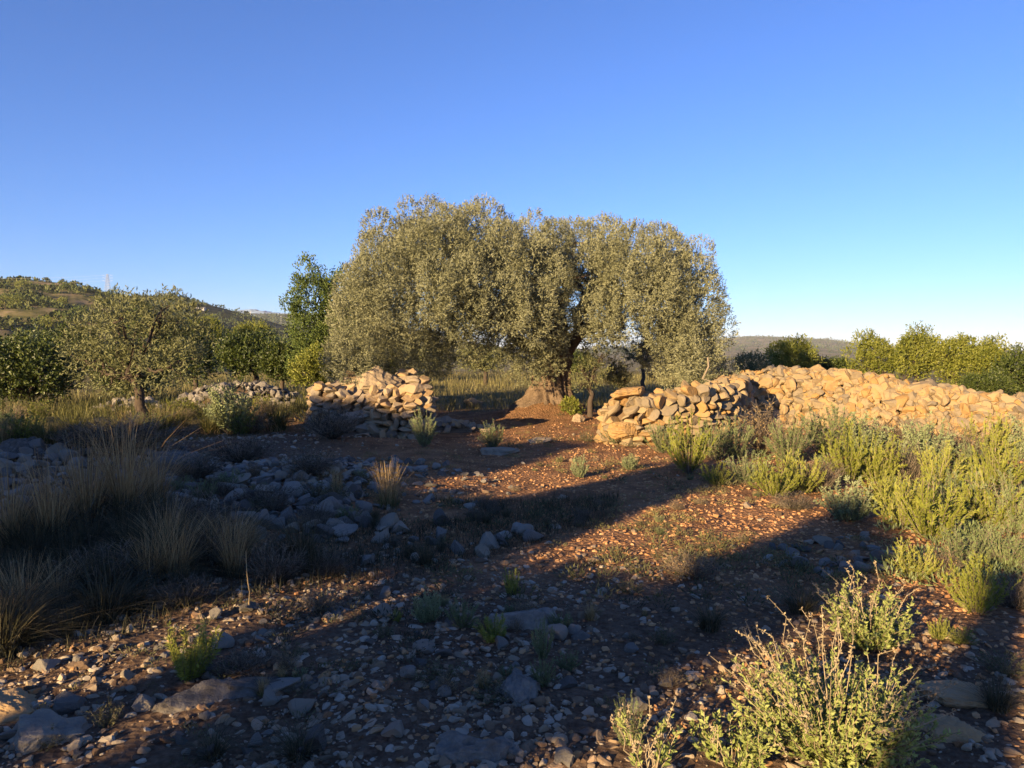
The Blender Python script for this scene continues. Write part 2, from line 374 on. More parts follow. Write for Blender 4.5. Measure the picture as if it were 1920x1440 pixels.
def blob_lobes(c, rx, ry, rz, n, s0, s1, flat=1.0, low=-.35):
    d = unit(N(n, 3)); d[:, 2] = np.where(d[:, 2] < low, -d[:, 2], d[:, 2]); m = min(rx, rz)
    s = (s0 + (s1 - s0) * R(n)) * m; r = (1 - .4 * R(n) ** 2)[:, None]
    p = np.array(c) + d * np.maximum(np.array([[rx, ry, rz]]) - s[:, None] * [[1, 1, flat]], .05) * r
    k = int(.6 * n); d2 = unit(N(k, 3) + [0, 0, .5]); s2 = (.1 + .12 * R(k)) * m          # small shoots breaking the outline
    p2 = np.array(c) + d2 * np.array([rx, ry, rz]) * (.8 + .34 * R(k) ** 1.5)[:, None]
    return np.r_[np.stack([p[:, 0], p[:, 1], p[:, 2], s, s, s * flat], 1), np.stack([p2[:, 0], p2[:, 1], p2[:, 2], s2, s2, s2 * 1.9], 1)]

def tree(name, label, cat, base, lob, n, L, Wd, leafm, barkm, trunk_r, fork, group=None, up=.35, sprig=0, nb=8, lean=None, jitter=.6):
    base = np.array(base, float); t = thing(name, label, cat, base, group)
    mt = MB(); top = base + np.array(fork, float)
    if lean is None: pth = curve(base - [0, 0, .1], top, 8, .3)
    else: pth = np.array(lean, float) + base
    kk = len(pth); rad = np.linspace(trunk_r, trunk_r * .65, kk); rad[0] *= 1.25
    tubes(mt, pth[None], rad[None], 9, 0, .4)
    idx = rng.choice(len(lob), min(nb, len(lob)), replace=False)
    for q_ in idx:
        limb(mt, pth[-1] - [0, 0, .02], lob[q_, :3], trunk_r * .5, trunk_r * .1, 7, 5, 0, .5)
        for _ in range(3):
            a = lob[q_, :3] * .7 + pth[-1] * .3; limb(mt, a, lob[q_, :3] + N(3) * lob[q_, 3:6] * .6, trunk_r * .2, trunk_r * .05, 5, 4, 0, .5)
    mt.build('trunk', [barkm], t, smooth=True, org=base)
    mc = MB(); lobes_to_crown(mc, lob, n, L, Wd, 0, up, sprig, jitter); mc.build('crown', [leafm], t, org=base)
    return t

# the great olive tree
top_c = [(608, 690), (618, 640), (632, 580), (655, 500), (680, 445), (740, 408), (785, 380), (820, 374), (850, 398), (900, 392), (960, 402), (1030, 402), (1056, 425), (1090, 414), (1140, 412), (1200, 418), (1260, 422), (1298, 442), (1325, 490), (1342, 550), (1358, 600), (1360, 650)]
bot_c = [(608, 700), (640, 708), (760, 712), (830, 715), (880, 708), (935, 690), (975, 690), (1035, 685), (1058, 655), (1090, 650), (1130, 660), (1150, 645), (1195, 640), (1215, 690), (1250, 720), (1300, 735), (1335, 720), (1360, 690)]
OY = 18.3
base = np.array([.87, OY, float(H(.87, OY))])
lob = []; tries = 0
tx, tz = np.array(top_c).T; bx, bz = np.array(bot_c).T
while len(lob) < 230 and tries < 20000:
    tries += 1
    px = 600 + 770 * rng.random(); s = .24 + .32 * rng.random(); sp = s * F_PX / OY
    vs = 1.25 + .5 * rng.random()
    ty = np.interp(px, tx, tz); by = np.interp(px, bx, bz)
    if by - ty < 2.1 * sp: continue
    sx_ = sp * 1.15 + 8; lt, rt = np.interp(px - sx_, tx, tz, 900, 900), np.interp(px + sx_, tx, tz, 900, 900)
    if lt > 880 or rt > 880: continue
    ty = max(ty, lt - sp * .9, rt - sp * .9)
    if by - ty < 2.1 * sp: continue
    py = ty + sp * vs * .95 - 2 + max(0, by - ty + 2 - sp * (vs * .95 + 1.0)) * rng.random()
    if abs(px - 1066) < 26 and 480 < py < 690: continue              # the dark cleft between the two crown halves
    if 1150 < px < 1205 and 570 < py < 650: continue                  # sky gap
    if abs(px - 800) < 24 and 490 < py < 600: continue
    xc, hw = (850, 250) if px < 1065 else (1205, 160)
    e = max(0., 1 - ((px - xc) / hw) ** 2) * max(.15, 1 - (max(0, 560 - py) / 200) ** 2)
    dep = (3.3 if px < 1065 else 2.7) * math.sqrt(max(e, .03))
    front = rng.random() < .68
    yy = OY + (-dep if front else dep * (2 * rng.random() - 1)) * (.82 + .25 * rng.random())
    Yd = OY; p = np.array(W(px, py, Yd)); p[0] *= (1 - .25 * (OY - yy) / OY); p[1] = yy
    p[2] = CAM_H + (p[2] - CAM_H) * (1 - .8 * (OY - yy) / OY)
    if 720 < px < 1060 and OY - yy > .8 and p[2] - s * vs < .75 + (OY - yy) * .36: continue      # the skirt lifts in front of the trunk
    if any(np.sum(((p - l[:3]) / (.74 * (s + l[3]))) ** 2) < 1 for l in lob): continue
    lob.append([*p, s, s, s * vs])
lob = np.array(lob)
for px, py, s, dy in ((985, 660, .32, -.9), (1020, 645, .34, -.9), (1010, 676, .26, -.7), (1035, 610, .36, -1.2), (975, 630, .34, -1.0), (955, 680, .24, -.6), (990, 696, .27, -.9), (1022, 692, .24, -.9), (1040, 672, .26, -.9), (1000, 668, .3, -.9)):
    lob = np.vstack([lob, [*W(px, py, OY + dy), s, s, s * 1.25]])
t = thing('olive_tree', 'huge old olive tree with two broad rounded crown halves and a thick gnarled trunk', 'tree', base)
mt = MB()
zz = np.linspace(-.3, 1.12, 64); ns = 110; ang = np.arange(ns) / ns * 2 * math.pi; ring = []
for z_ in zz:
    f_ = np.clip((z_ + .1) / 1.2, 0, 1); r_ = .33 + .36 * math.exp(-max(z_ + .1, 0) / .2) + .05 * f_
    tw = ang + .5 * z_; nzv = fbm(np.cos(tw) * 1.7 + 5, np.sin(tw) * 1.7 + z_ * .9, 71, 4); cr = fbm(np.cos(tw) * 5 + 2, np.sin(tw) * 5 + z_ * 1.2, 73, 3)
    fl = 1 + .5 * nzv + .16 * cr + .24 * fbm(np.cos(tw) * 9 + 4, np.sin(tw) * 9 + z_ * 2.2, 77, 4) - .2 * np.exp(-(np.sin(tw * 3.5 + .7 + .8 * nzv) / .16) ** 2)
    cx, cy = .02 + .16 * f_ ** 1.5, .05 * f_
    ring.append(np.stack([base[0] + cx + r_ * fl * np.cos(ang), base[1] + cy + r_ * fl * np.sin(ang), np.full(ns, base[2] + z_) + .03 * nzv], -1))
ii = np.arange(len(zz) - 1)[:, None] * ns; jj = np.arange(ns)[None]; jn = (jj + 1) % ns
mt.add(np.array(ring), np.stack([ii + jj, ii + jn, ii + ns + jn, ii + ns + jj], -1).reshape(-1, 4), 0, .6)
path = np.array([[.18, .05, 1.1]]) + base
f0 = path[-1]
for e, r_ in (((-1.3, .4, 2.4), .2), ((-.2, .2, 2.7), .22), ((.55, .1, 1.9), .2), ((1.5, .3, 2.2), .18), ((-2.4, -.5, 1.7), .17), ((2.7, .1, 1.9), .15), ((.1, -1.2, 1.7), .15), ((0, 1.6, 1.9), .16)):
    b_ = base + np.array([0, 0, 1.0]) + np.array(e); limb(mt, f0 - [0, 0, .25], b_, r_, r_ * .45, 9, 9, 0, .35, .25)
    near = np.argsort(np.linalg.norm(lob[:, :3] - b_, axis=1))[:9]
    for q_ in near:
        limb(mt, b_, lob[q_, :3], r_ * .4, .02, 6, 5, 0, .4)
mt.build('trunk', [M['bark']], t, smooth=True, org=base)
mc = MB(); lobes_to_crown(mc, lob, 72000, .056, .019, 0, .6, 8, .4, .2)
n_in = 9000; wl = rng.integers(0, len(lob), n_in)     # loose inner twigs between the clumps
lobes_to_crown(mc, np.c_[lob[:, :3] * .75 + (base + [0, 0, 2.3]) * .25, lob[:, 3:] * 1.1], 6000, .06, .02, 0, .3, 7, .8, .9)
mc.build('crown', [M['olive_leaf']], t, org=base)

# small olive on the left
b0 = np.array(G(285, 812)); Yb = b0[1]
lb = []
for px, py, s in ((150, 640, .26), (185, 620, .34), (230, 600, .36), (215, 650, .36), (270, 640, .38), (255, 590, .3), (300, 590, .34), (345, 600, .3), (330, 640, .36), (365, 630, .24), (205, 690, .34), (255, 690, .34), (305, 685, .34), (345, 675, .28), (170, 690, .28), (225, 570, .22), (318, 568, .2), (140, 665, .2), (205, 580, .18)):
    lb.append([*W(px, py + 5, Yb + .5 * N(1)[0]), s, s, s])
lean = np.array([W(285, 812, Yb), W(272, 785, Yb), W(262, 760, Yb), W(262, 735, Yb), W(250, 712, Yb)]) - b0; lean[0, 2] -= .1
tree('olive_tree', 'small olive tree with a slanting dark trunk and loose airy crown on the left', 'tree', b0, np.array(lb), 1800, .085, .024, M['young_olive_leaf'], M['dark_bark'], .11, (0, 0, 1), None, .35, 7, 12, lean, .7)

# trees and tall bushes around the clearing: (name, label, leaf, crown px box x0,x1,y0,y1, depth, leaves, size)
BG = [
 ('carob_tree', 'dark carob tree in shade at the left edge of the photo behind the grass', 'carob_leaf', -60, 150, 622, 768, 19, 11000, .1, .055),
 ('carob_tree', 'tall green tree growing out from behind the left side of the great olive', 'pine_leaf', 526, 705, 484, 722, 20.5, 22000, .085, .04),
 ('carob_tree', 'wide dark carob tree between the small olive and the great olive', 'carob_leaf', 395, 548, 618, 705, 25, 9000, .12, .06),
 ('carob_tree', 'dark rounded carob tree half hidden behind the small olive crown', 'carob_leaf', 300, 420, 610, 715, 27, 6000, .12, .06),
 ('carob_tree', 'low dark carob left of the small olive and below the scrubby hill', 'carob_leaf', 60, 190, 600, 700, 30, 6000, .13, .06),
 ('pine_tree', 'bright yellow-green pine rising behind the right side of the small olive', 'lime_leaf', 352, 420, 588, 650, 45, 4000, .2, .06),
 ('pine_tree', 'dark green pine showing above the small olive crown', 'pine_leaf', 238, 285, 556, 640, 60, 3000, .25, .08),
  ('carob_tree', 'dark carob filling the gap behind the stone heap left of the great olive', 'carob_leaf', 480, 572, 632, 720, 23.5, 7000, .1, .05),
 ('carob_tree', 'shaded carob low behind the trunk of the small olive', 'carob_leaf', 175, 330, 640, 745, 23, 9000, .1, .05),
 ('pine_tree', 'yellow-green pine between the small olive crown and the tall green tree', 'lime_leaf', 425, 520, 598, 660, 48, 5000, .2, .06),
 ('shrub', 'bright yellow-green leafy shrub at the foot of the tall green tree', 'lime_leaf', 545, 640, 648, 735, 19, 5000, .07, .04),
 ('shrub', 'grey-green twiggy shrub behind the top boulder of the left stone ruin', 'young_olive_leaf', 630, 720, 660, 725, 18.6, 4000, .06, .025),
 ('olive_tree', 'olive sapling with a thin dark bent stem just right of the great trunk', 'young_olive_leaf', 1055, 1150, 640, 735, 17.2, 1500, .07, .022),
 ('olive_tree', 'young olive with a slim stem behind the near stone wall', 'young_olive_leaf', 1130, 1190, 668, 735, 19.5, 2000, .07, .022),
 ('almond_tree', 'pale-trunked tree seen through the arch under the olive crown', 'young_olive_leaf', 1160, 1245, 630, 690, 27, 2200, .08, .03),
 ('olive_tree', 'distant olive with a dark trunk in the grass field beyond the left crown half', 'young_olive_leaf', 850, 960, 635, 700, 34, 4500, .12, .05),
 ('olive_tree', 'farther olive at the back of the grass field above the left ruin', 'young_olive_leaf', 740, 850, 640, 700, 38, 4500, .12, .05),
 ('carob_tree', 'green bushy tree at the back of the field under the left crown half', 'lime_leaf', 660, 750, 640, 705, 36, 4500, .13, .06),
 ('carob_tree', 'dark leafy tree at the far end of the field right of the great trunk', 'carob_leaf', 1040, 1120, 650, 705, 40, 3500, .14, .06),
 ('shrub', 'small leafy bush growing from the root mound right of the great trunk', 'lime_leaf', 1050, 1092, 738, 790, 17.3, 1200, .06, .035),
 ('pine_tree', 'upright green tree standing alone above the top of the long stone wall', 'lime_leaf', 1432, 1530, 628, 705, 28, 5500, .13, .05),
 ('shrub', 'rounded olive-green bush left of the upright tree above the long wall', 'young_olive_leaf', 1372, 1450, 652, 715, 27, 4500, .09, .03),
 ('shrub', 'dark low bush right of the upright tree beyond the long wall', 'carob_leaf', 1515, 1600, 664, 710, 30, 4500, .11, .05),
 ('carob_tree', 'pale twiggy tree at the left end of the right-hand tree row', 'lime_leaf', 1592, 1680, 622, 715, 27, 6000, .1, .045),
 ('carob_tree', 'yellow-green tree with the tallest rounded top in the right-hand row', 'lime_leaf', 1665, 1765, 616, 715, 26, 8000, .1, .045),
 ('carob_tree', 'yellow-green tree third along the right-hand row above the long wall', 'lime_leaf', 1745, 1835, 628, 725, 25, 7000, .1, .045),
 ('carob_tree', 'bright tree with several pointed tops fourth along the right-hand row', 'lime_leaf', 1815, 1895, 628, 735, 24, 7000, .1, .045),
 ('carob_tree', 'tree cut by the right edge of the photo at the end of the row', 'carob_leaf', 1870, 1990, 636, 755, 22.5, 8000, .1, .045),
 ('shrub', 'darker low bush below the tree row at the right end of the long wall', 'carob_leaf', 1800, 1900, 690, 745, 20.5, 4500, .07, .03),
]
for nm, lab, lm, x0, x1, y0, y1, Yd, nl, L, Wd in BG:
    y0 += 2.0 * L * F_PX / Yd + 3; x0 += .8 * L * F_PX / Yd; x1 -= .8 * L * F_PX / Yd
    c = np.array(W((x0 + x1) / 2, (y0 + y1) / 2, Yd)); rx = (x1 - x0) / 2 * Yd / F_PX; rz = (y1 - y0) / 2 * Yd / F_PX
    lob_ = blob_lobes(c, rx, rx * .9, rz, int(30 * max(1, rx / rz) ** 1.3), .18, .55, 1.1 if nm != 'pine_tree' else 1.3, -.95)
    gz = float(H(c[0], Yd)); bse = (c[0] + .1 * rx, Yd, gz)
    fork = (0, 0, max(.15, c[2] - rz * .6 - gz))
    tree(nm, lab, 'bush' if nm == 'shrub' else 'tree', bse, lob_, int(nl * .36), L * .85, Wd * .85, M[lm], M['dark_bark'], .05 + .05 * rx if nm != 'shrub' else .03, fork, None, .9, 6, 9, None, .8)

# trees dotted over the hillside
HT = [(42, .985, 1.4, 'lone tree on the skyline at the top left of the hill'), (93, .99, 1.6, 'second skyline tree on the hill crest right of the lone one'),
      (142, .985, 1.4, 'dark skyline bush where the hill crest starts to drop'), (172, .98, 1.3, 'low skyline bush on the falling part of the hill crest'),
      (45, .82, 3.4, 'tall bright pine on the upper left slope of the hill'), (12, .6, 3.4, 'broad yellow-green pine cut by the left photo edge on the hill'),
      (38, .62, 3.2, 'wide sunlit pine at mid slope on the left of the hill'), (92, .45, 3.0, 'bright rounded pine lower on the slope near the small olive'),
      (150, .6, 2.6, 'pine on the slope just above the left side of the small olive'), (120, .7, 2.2, 'small dark pine at mid slope above the bright rounded one'),
      (128, .86, 2.0, 'dark pine high on the slope below the crest'), (215, .9, 3.0, 'pine beside the foot of the lattice pylon'), (228, .96, 3.0, 'dark pine on the ridge right of the lattice pylon')]
for px, t_, s, lab in HT:
    p = near_hill(np.array([px]), np.array([t_]))[0]; p = p.astype(float)
    sx = s * (1.0 if t_ < .9 else .9); lob_ = blob_lobes(p + [0, 0, s * .75], sx, sx, s * .85, 12, .3, .5, 1.1)
    tree('pine_tree', lab, 'tree', p, lob_, 700, .5, .3, M['lime_leaf'] if 'bright' in lab or 'yellow' in lab or 'sunlit' in lab else M['pine_leaf'], M['dark_bark'], .2, (0, 0, s * .5), 'pines dotted over the scrubby hill', .3, 0, 4)

def scrub(at, x0, x1, t0, t1, n, s0, s1, k, mat, dens=.0, seed=21):
    px = x0 + (x1 - x0) * R(n); tt = t0 + (t1 - t0) * R(n) ** .8; p = at(px, tt); p = p + N(n, 3) * [1.2, 1.2, 0] * s1
    keep = fbm(p[:, 0] / (s1 * 9), p[:, 1] / (s1 * 9), seed) > dens; p = p[keep]; m = len(p)
    s = s0 + (s1 - s0) * R(m) ** 2; d = unit(N(m, k, 3)); d[..., 2] = np.abs(d[..., 2])
    pos = p[:, None] + d * s[:, None, None] * (.55 + .4 * R(m, k, 1)); bv = R(m) * .6
    b = MB(); leaves(b, pos.reshape(-1, 3), (d + N(m, k, 3) * .6).reshape(-1, 3), np.repeat(s * .95, k), np.repeat(s * .6, k), 0, np.clip(np.repeat(bv, k) + .35 * R(m * k), 0, 1))
    o = b.build('scrub', [mat]); return tag(o, kind='stuff')
tag(scrub(near_hill, -300, 420, .04, .99, 9000, .5, 1.9, 14, M['scrub'], -.05), 'dark evergreen scrub speckling the near hillside on the left', 'scrub')
tag(scrub(mid_hill, 150, 640, .15, .99, 6000, 1.0, 3.2, 8, M['far_scrub'], -.1, 33), 'dark pine scrub over the ridge behind the small olive', 'scrub')
tag(scrub(blue_hill, 380, 700, .3, .99, 5000, 3, 8, 6, M['far_scrub'], -.3, 35), 'woodland over the low blue ridge left of the great olive', 'scrub')
tag(scrub(far_hill, 1100, 1800, .1, .99, 7000, 3, 9, 5, M['far_scrub'], .0, 37), 'woodland specks over the far hill on the right', 'scrub')
# low wood on the plain beyond the field
n = 5000; az = np.radians(-32 + 66 * R(n)); r = 130 + 300 * R(n); p = np.stack([r * np.sin(az), r * np.cos(az)], -1)
p = np.c_[p, H(p[:, 0], p[:, 1])]; keep = fbm(p[:, 0] / 25, p[:, 1] / 25, 41) > -.25; p = p[keep]; m = len(p); k = 40
s = 1.0 + 2.2 * R(m) ** 2; d = unit(N(m, k, 3)); d[..., 2] = np.abs(d[..., 2])
pos = p[:, None] + d * s[:, None, None] * (.6 + .4 * R(m, k, 1)); b = MB()
leaves(b, pos.reshape(-1, 3), (d + N(m, k, 3) * .7).reshape(-1, 3), np.repeat(s * .4, k), np.repeat(s * .22, k), 0, np.clip(np.repeat(R(m) * .6, k) + .4 * R(m * k), 0, 1))
tag(b.build('woodland', [M['pine_leaf']]), 'low green woodland on the plain beyond the clearing', 'woodland', kind='stuff')

# pylon with its wires, masts, white shed
def lattice(name, label, cat, base, hgt, wd, arms):
    t = thing(name, label, cat, base); b = MB(); wdt = lambda f: wd * (1 - .8 * f); rad = .035
    segs = []; lv = np.linspace(0, 1, 9); cs = ((1, 1), (1, -1), (-1, -1), (-1, 1))
    for a, c in zip(lv[:-1], lv[1:]):
        for q_ in range(4):
            x0, y0 = cs[q_]; x1, y1 = cs[(q_ + 1) % 4]
            P0 = [x0 * wdt(a), y0 * wdt(a), a * hgt]; P1 = [x0 * wdt(c), y0 * wdt(c), c * hgt]
            P2 = [x1 * wdt(c), y1 * wdt(c), c * hgt]; P3 = [x1 * wdt(a), y1 * wdt(a), a * hgt]
            segs += [(P0, P1), (P0, P2), (P3, P1), (P1, P2)]
    tubes(b, np.array(segs), rad, 4); b.build('frame', [M['steel']], t)
    for f in arms:
        b = MB(); ln = wd * 1.9; z = f * hgt
        tubes(b, np.array([[[-ln, 0, z], [0, 0, z + .3]], [[0, 0, z + .3], [ln, 0, z]], [[-ln, 0, z], [0, 0, z - .8]], [[0, 0, z - .8], [ln, 0, z]]]), rad, 4)
        b.build('cross_arm', [M['steel']], t)
    return t
pb = np.array(near_hill(np.array([206.]), np.array([.97]))[0], float); ph = 418 * 42 / F_PX + 1.0
pb[2] = W(206, 552, pb[1])[2]
lattice('lattice_pylon', 'grey steel lattice power pylon on the hill crest above the small olive', 'pylon', pb, W(206, 514, pb[1])[2] - pb[2], 1.5, (.68, .82, .95))
for f, dz, lab in ((.68, 0, 'lowest thin power line running left from the pylon'), (.82, 0, 'middle thin power line running left from the pylon'), (.95, 0, 'highest thin power line running left from the pylon')):
    hz = pb[2] + f * (W(206, 514, pb[1])[2] - pb[2]); a = np.array([pb[0] - 1.4, pb[1], hz]); e = np.array(W(-420, 500 - (f - .68) * 60, pb[1] - 40))
    tt = np.linspace(0, 1, 24)[:, None]; P = a + (e - a) * tt; P[:, 2] -= 5 * (4 * tt * (1 - tt))[:, 0]
    b = MB(); tubes(b, P[None], .022, 3); tag(b.build('power_line', [M['steel']], org=a), lab, 'power line', 'power lines from the pylon')
for px, pt, pbm, Yd, lab in ((470, 583, 604, 780, 'thin pale mast on the slope right of the white shed'), (527, 592, 606, 1500, 'tiny pale mast on the low ridge near the great olive')):
    a = np.array(W(px, pbm, Yd)); hh = W(px, pt, Yd)[2] - a[2]; t = thing('mast', lab, 'mast', a, 'far masts')
    b = MB(); tubes(b, np.array([[[0, 0, -2], [0, 0, hh]]]), .22, 5); b.build('pole', [M['steel']], t)
    b = MB(); tubes(b, np.array([[[-1.6, 0, hh * .9], [1.6, 0, hh * .9]]]), .18, 5); b.build('cross_arm', [M['steel']], t)
def box(b, x0, x1, y0, y1, z0, z1, mat=0):
    v = [(x, y, z) for z in (z0, z1) for x, y in ((x0, y0), (x1, y0), (x1, y1), (x0, y1))]
    b.add(v, [[0, 3, 2, 1], [4, 5, 6, 7], [0, 1, 5, 4], [1, 2, 6, 5], [2, 3, 7, 6], [3, 0, 4, 7]], mat)
tq = np.linspace(.2, 1, 60); hp_ = mid_hill(np.full(60, 375.), tq); py_ = proj(hp_)[1]; a = hp_[int(np.argmin(np.abs(py_ - 580)))]; t = thing('shed', 'long low white shed on the shoulder of the ridge', 'building', a)
b = MB(); box(b, -4.4, 4.4, 0, 5, -1.5, 1.4); b.build('wall', [M['whitewash']], t)
b = MB(); b.add([(-4.7, -.3, 1.4), (4.7, -.3, 1.4), (4.7, 5.3, 1.4), (-4.7, 5.3, 1.4), (-4.7, 2.5, 1.9), (4.7, 2.5, 1.9)], [[0, 1, 5, 4], [2, 3, 4, 5], [0, 3, 2, 1]]); b.add([(-4.7, -.3, 1.4), (-4.7, 5.3, 1.4), (-4.7, 2.5, 1.9), (4.7, -.3, 1.4), (4.7, 5.3, 1.4), (4.7, 2.5, 1.9)], [[0, 2, 1], [3, 4, 5]])
b.build('roof', [M['whitewash']], t)
b = MB(); box(b, -.8, .8, -.03, -.003, -2, .6); b.build('door', [M['steel']], t)
# small cloud bank low over the ridge
b = MB()
for k_, (px, py, s, sq) in enumerate(((440, 586, 60, .35), (462, 584, 85, .4), (485, 583, 95, .42), (505, 585, 85, .35), (530, 586, 75, .3), (552, 587, 60, .28), (472, 579, 55, .5), (452, 580, 45, .5), (575, 588, 60, .25), (420, 588, 50, .2))):
    c = np.array(W(px, py, 9000)); v, f = ICO[3]; v = v * (1 + .12 * N(len(v), 1)) * [s * 1.5, s, s * sq * .62] + c - [0, 0, 22]; b.add(v, f)
tag(b.build('cloud', [M['cloud']], smooth=True), 'small pale cloud bank low over the left ridge', 'cloud', kind='structure')

# ------------------------------------------------------------------ dry-stone walls
def resample(pts, step):
    pts = np.array(pts, float); d = np.r_[0, np.cumsum(np.linalg.norm(np.diff(pts[:, :2], axis=0), axis=1))]
    s = np.arange(0, d[-1], step); return np.stack([np.interp(s, d, pts[:, k]) for k in range(pts.shape[1])], 1), s
def dry_wall(mb, pts, thick, ch=.13, sw=.24, k=3, batter=.12, sides=(1, -1), top=True, tilt=0, ends=(True, True), bulge=1.0, v0=.0, v1=1.0):
    """pts rows: x, y, height. Laid in courses on both faces, with cap stones on top and an earth core."""
    P, s = resample(pts, .04); T = unit(np.gradient(P[:, :2], axis=0)); Nn = np.stack([T[:, 1], -T[:, 0]], 1)   # right-hand normal
    zg = H(P[:, 0], P[:, 1]); top_h = P[:, 2] * (1 + .2 * fbm(s * 1.7 + P[0, 0] * 9, s * 0 + P[0, 1], 91, 3))
    C = []; S = []; E = []
    def put(i, off, z, ln, th, dp, tl=0):
        i = min(max(i, 0), len(P) - 1); a = math.atan2(T[i, 1], T[i, 0])
        C.append([P[i, 0] + Nn[i, 0] * off, P[i, 1] + Nn[i, 1] * off, zg[i] + z]); S.append([ln / 2 * 1.12, dp / 2, th / 2 * 1.12]); E.append([.08 * N(1)[0], tl + .09 * N(1)[0], a + .12 * N(1)[0]])
    for sd in sides:
        z = -.05
        while z < top_h.max():
            th = ch * (.7 + .6 * rng.random()); x = -.1 * rng.random()
            while x < s[-1]:
                ln = sw * (.55 + .9 * rng.random()); i = int((x + ln / 2) / .04); ii = min(i, len(P) - 1)
                if z + th * .5 < top_h[ii] + .04 * N(1)[0]:
                    f = z / max(top_h[ii], .3); off = sd * (thick / 2 * (1 - batter * f) - .06 + .022 * N(1)[0])
                    if tilt and f > .52: put(i, off, z + th * .5, th * 1.15, ln * .8, .26, tilt * (.6 + .5 * rng.random()))
                    else: put(i, off, z + th / 2, ln, th * (.75 + .4 * rng.random()), .26, .05 * N(1)[0])
                x += ln * (.95 if not tilt else .82)
            z += th * .9
    if top:
        x = 0
        while x < s[-1]:
            ln = sw * (.6 + .9 * rng.random()); i = min(int(x / .04), len(P) - 1)
            for off in np.arange(-thick / 2 + .1, thick / 2 - .02, .2):
                put(i, off * .85, top_h[i] + .01 + .035 * N(1)[0], ln, ch * (.8 + .5 * rng.random()), .26, .2 * N(1)[0] + tilt * .4)
            x += ln * .85
    for en, i, sg in ((ends[0], 0, -1), (ends[1], len(P) - 1, 1)):
        if not en: continue
        z = 0
        while z < top_h[i]:
            for off in np.arange(-thick / 2 + .12, thick / 2, .22):
                put(i, off * .9, z + ch / 2, .26, ch * (.8 + .5 * rng.random()), .24); C[-1][0] += T[i, 0] * sg * .02; C[-1][1] += T[i, 1] * sg * .02
            z += ch * .9
    stones(mb, C, S, E, k, 0, v0 + (v1 - v0) * R(len(C)))
    hw = (thick / 2 - .13); lo = P[:, :2]; n_ = len(P)
    ring = np.stack([np.c_[lo + Nn * hw, zg - .2], np.c_[lo + Nn * hw * .85, zg + top_h - .08], np.c_[lo - Nn * hw * .85, zg + top_h - .08], np.c_[lo - Nn * hw, zg - .2]], 1)
    i = np.arange(n_ - 1)[:, None] * 4; j = np.arange(4)[None]; j2 = (j + 1) % 4
    mb.add(ring, np.stack([i + j, i + j2, i + 4 + j2, i + 4 + j], -1).reshape(-1, 4), 1, R((n_ - 1) * 4))
    mb.add(ring[[0, -1]], [[0, 1, 2, 3], [4, 7, 6, 5]], 1)

def pile(mb, cx, cy, rx, ry, h, n, s0, s1, k=3, rot=0, v0=0, v1=1, pw=1.0, core=True):
    a = R(n) * 2 * math.pi; r = np.sqrt(R(n)); u = r * np.cos(a); v = r * np.sin(a); cr, sr = math.cos(rot), math.sin(rot)
    x = cx + u * rx * cr - v * ry * sr; y = cy + u * rx * sr + v * ry * cr; zz = H(x, y) + h * np.clip(1 - r ** 2, 0, 1) ** pw
    s = s0 + (s1 - s0) * R(n) ** 2
    stones(mb, np.stack([x, y, zz], 1), np.stack([s, s * (.6 + .3 * R(n)), s * (.45 + .3 * R(n))], 1), np.stack([N(n) * .35, N(n) * .35, R(n) * 6.3], 1), k, 0, v0 + (v1 - v0) * R(n))
    if core:
        rr_ = np.linspace(0, 1.05, 14); aa_ = np.arange(40) / 40 * 2 * math.pi; RR_, AA_ = np.meshgrid(rr_, aa_, indexing='ij')
        x = cx + RR_ * (np.cos(AA_) * rx * cr - np.sin(AA_) * ry * sr); y = cy + RR_ * (np.cos(AA_) * rx * sr + np.sin(AA_) * ry * cr)
        z = H(x, y) + h * np.clip(1 - RR_ ** 2, 0, 1) ** pw - .05 - .1 * (RR_ > 1)
        i = np.arange(13)[:, None] * 40; j = np.arange(40)[None]; j2 = (j + 1) % 40
        mb.add(np.stack([x, y, z], -1), np.stack([i + j, i + 40 + j, i + 40 + j2, i + j2], -1).reshape(-1, 4), 1, R(13 * 40))

# near wall, right of the tree: straight face then curving back to the long wall
b = MB()
dry_wall(b, [(1.72, 13.25, .5), (1.95, 13.15, .66), (2.5, 13.1, .82), (3.1, 13.25, .9), (3.7, 13.7, .9), (4.2, 14.5, .92), (4.55, 15.5, .95), (4.7, 16.2, 1.0)], .6, .125, .215, 3, .12, tilt=.9)
nw = b.build('stone_wall', [M['gold_stone'], M['earth_core']]); tag(nw, 'near dry-stone wall of upright tilted stones curving back beside the great olive', 'stone wall')
def n3(v, f, seed):
    return (fbm(v[:, 0] * f + seed, v[:, 1] * f - v[:, 2] * f * .6, seed, 4) + fbm(v[:, 2] * f * 1.2 + 3, v[:, 0] * f * .5 + v[:, 1] * f * .8, seed + 5, 4)) * .5
def rock(name, label, loc, sc, e, mat, k=4, var=.5, cat='rock', group=None, cuts=12, box=.3):
    b = MB(); k = 5; v = stone_shape(k, cuts, box, .5, .92); sd = rng.random() * 50; v = v * (1 + .34 * n3(v, 1.7, sd) + .16 * n3(v, 6, sd + 9))[:, None] * np.array(sc); Mx = euler_mats(np.array([e]))[0]; b.add(v @ Mx.T, ICO[k][1], 0, var)
    o = b.build(name, [M[mat]]); o.location = loc; return tag(o, label, cat, group)
rock('block_stone', 'long squared ochre block lying on top of the near wall end', W(1185, 736, 13.05), (.27, .17, .11), (0, -.12, .2), 'gold_stone', var=.9)
rock('block_stone', 'big rounded ochre stone at the foot of the near wall end', W(1172, 808, 12.85), (.2, .16, .13), (0, .05, 0), 'gold_stone', var=.9)
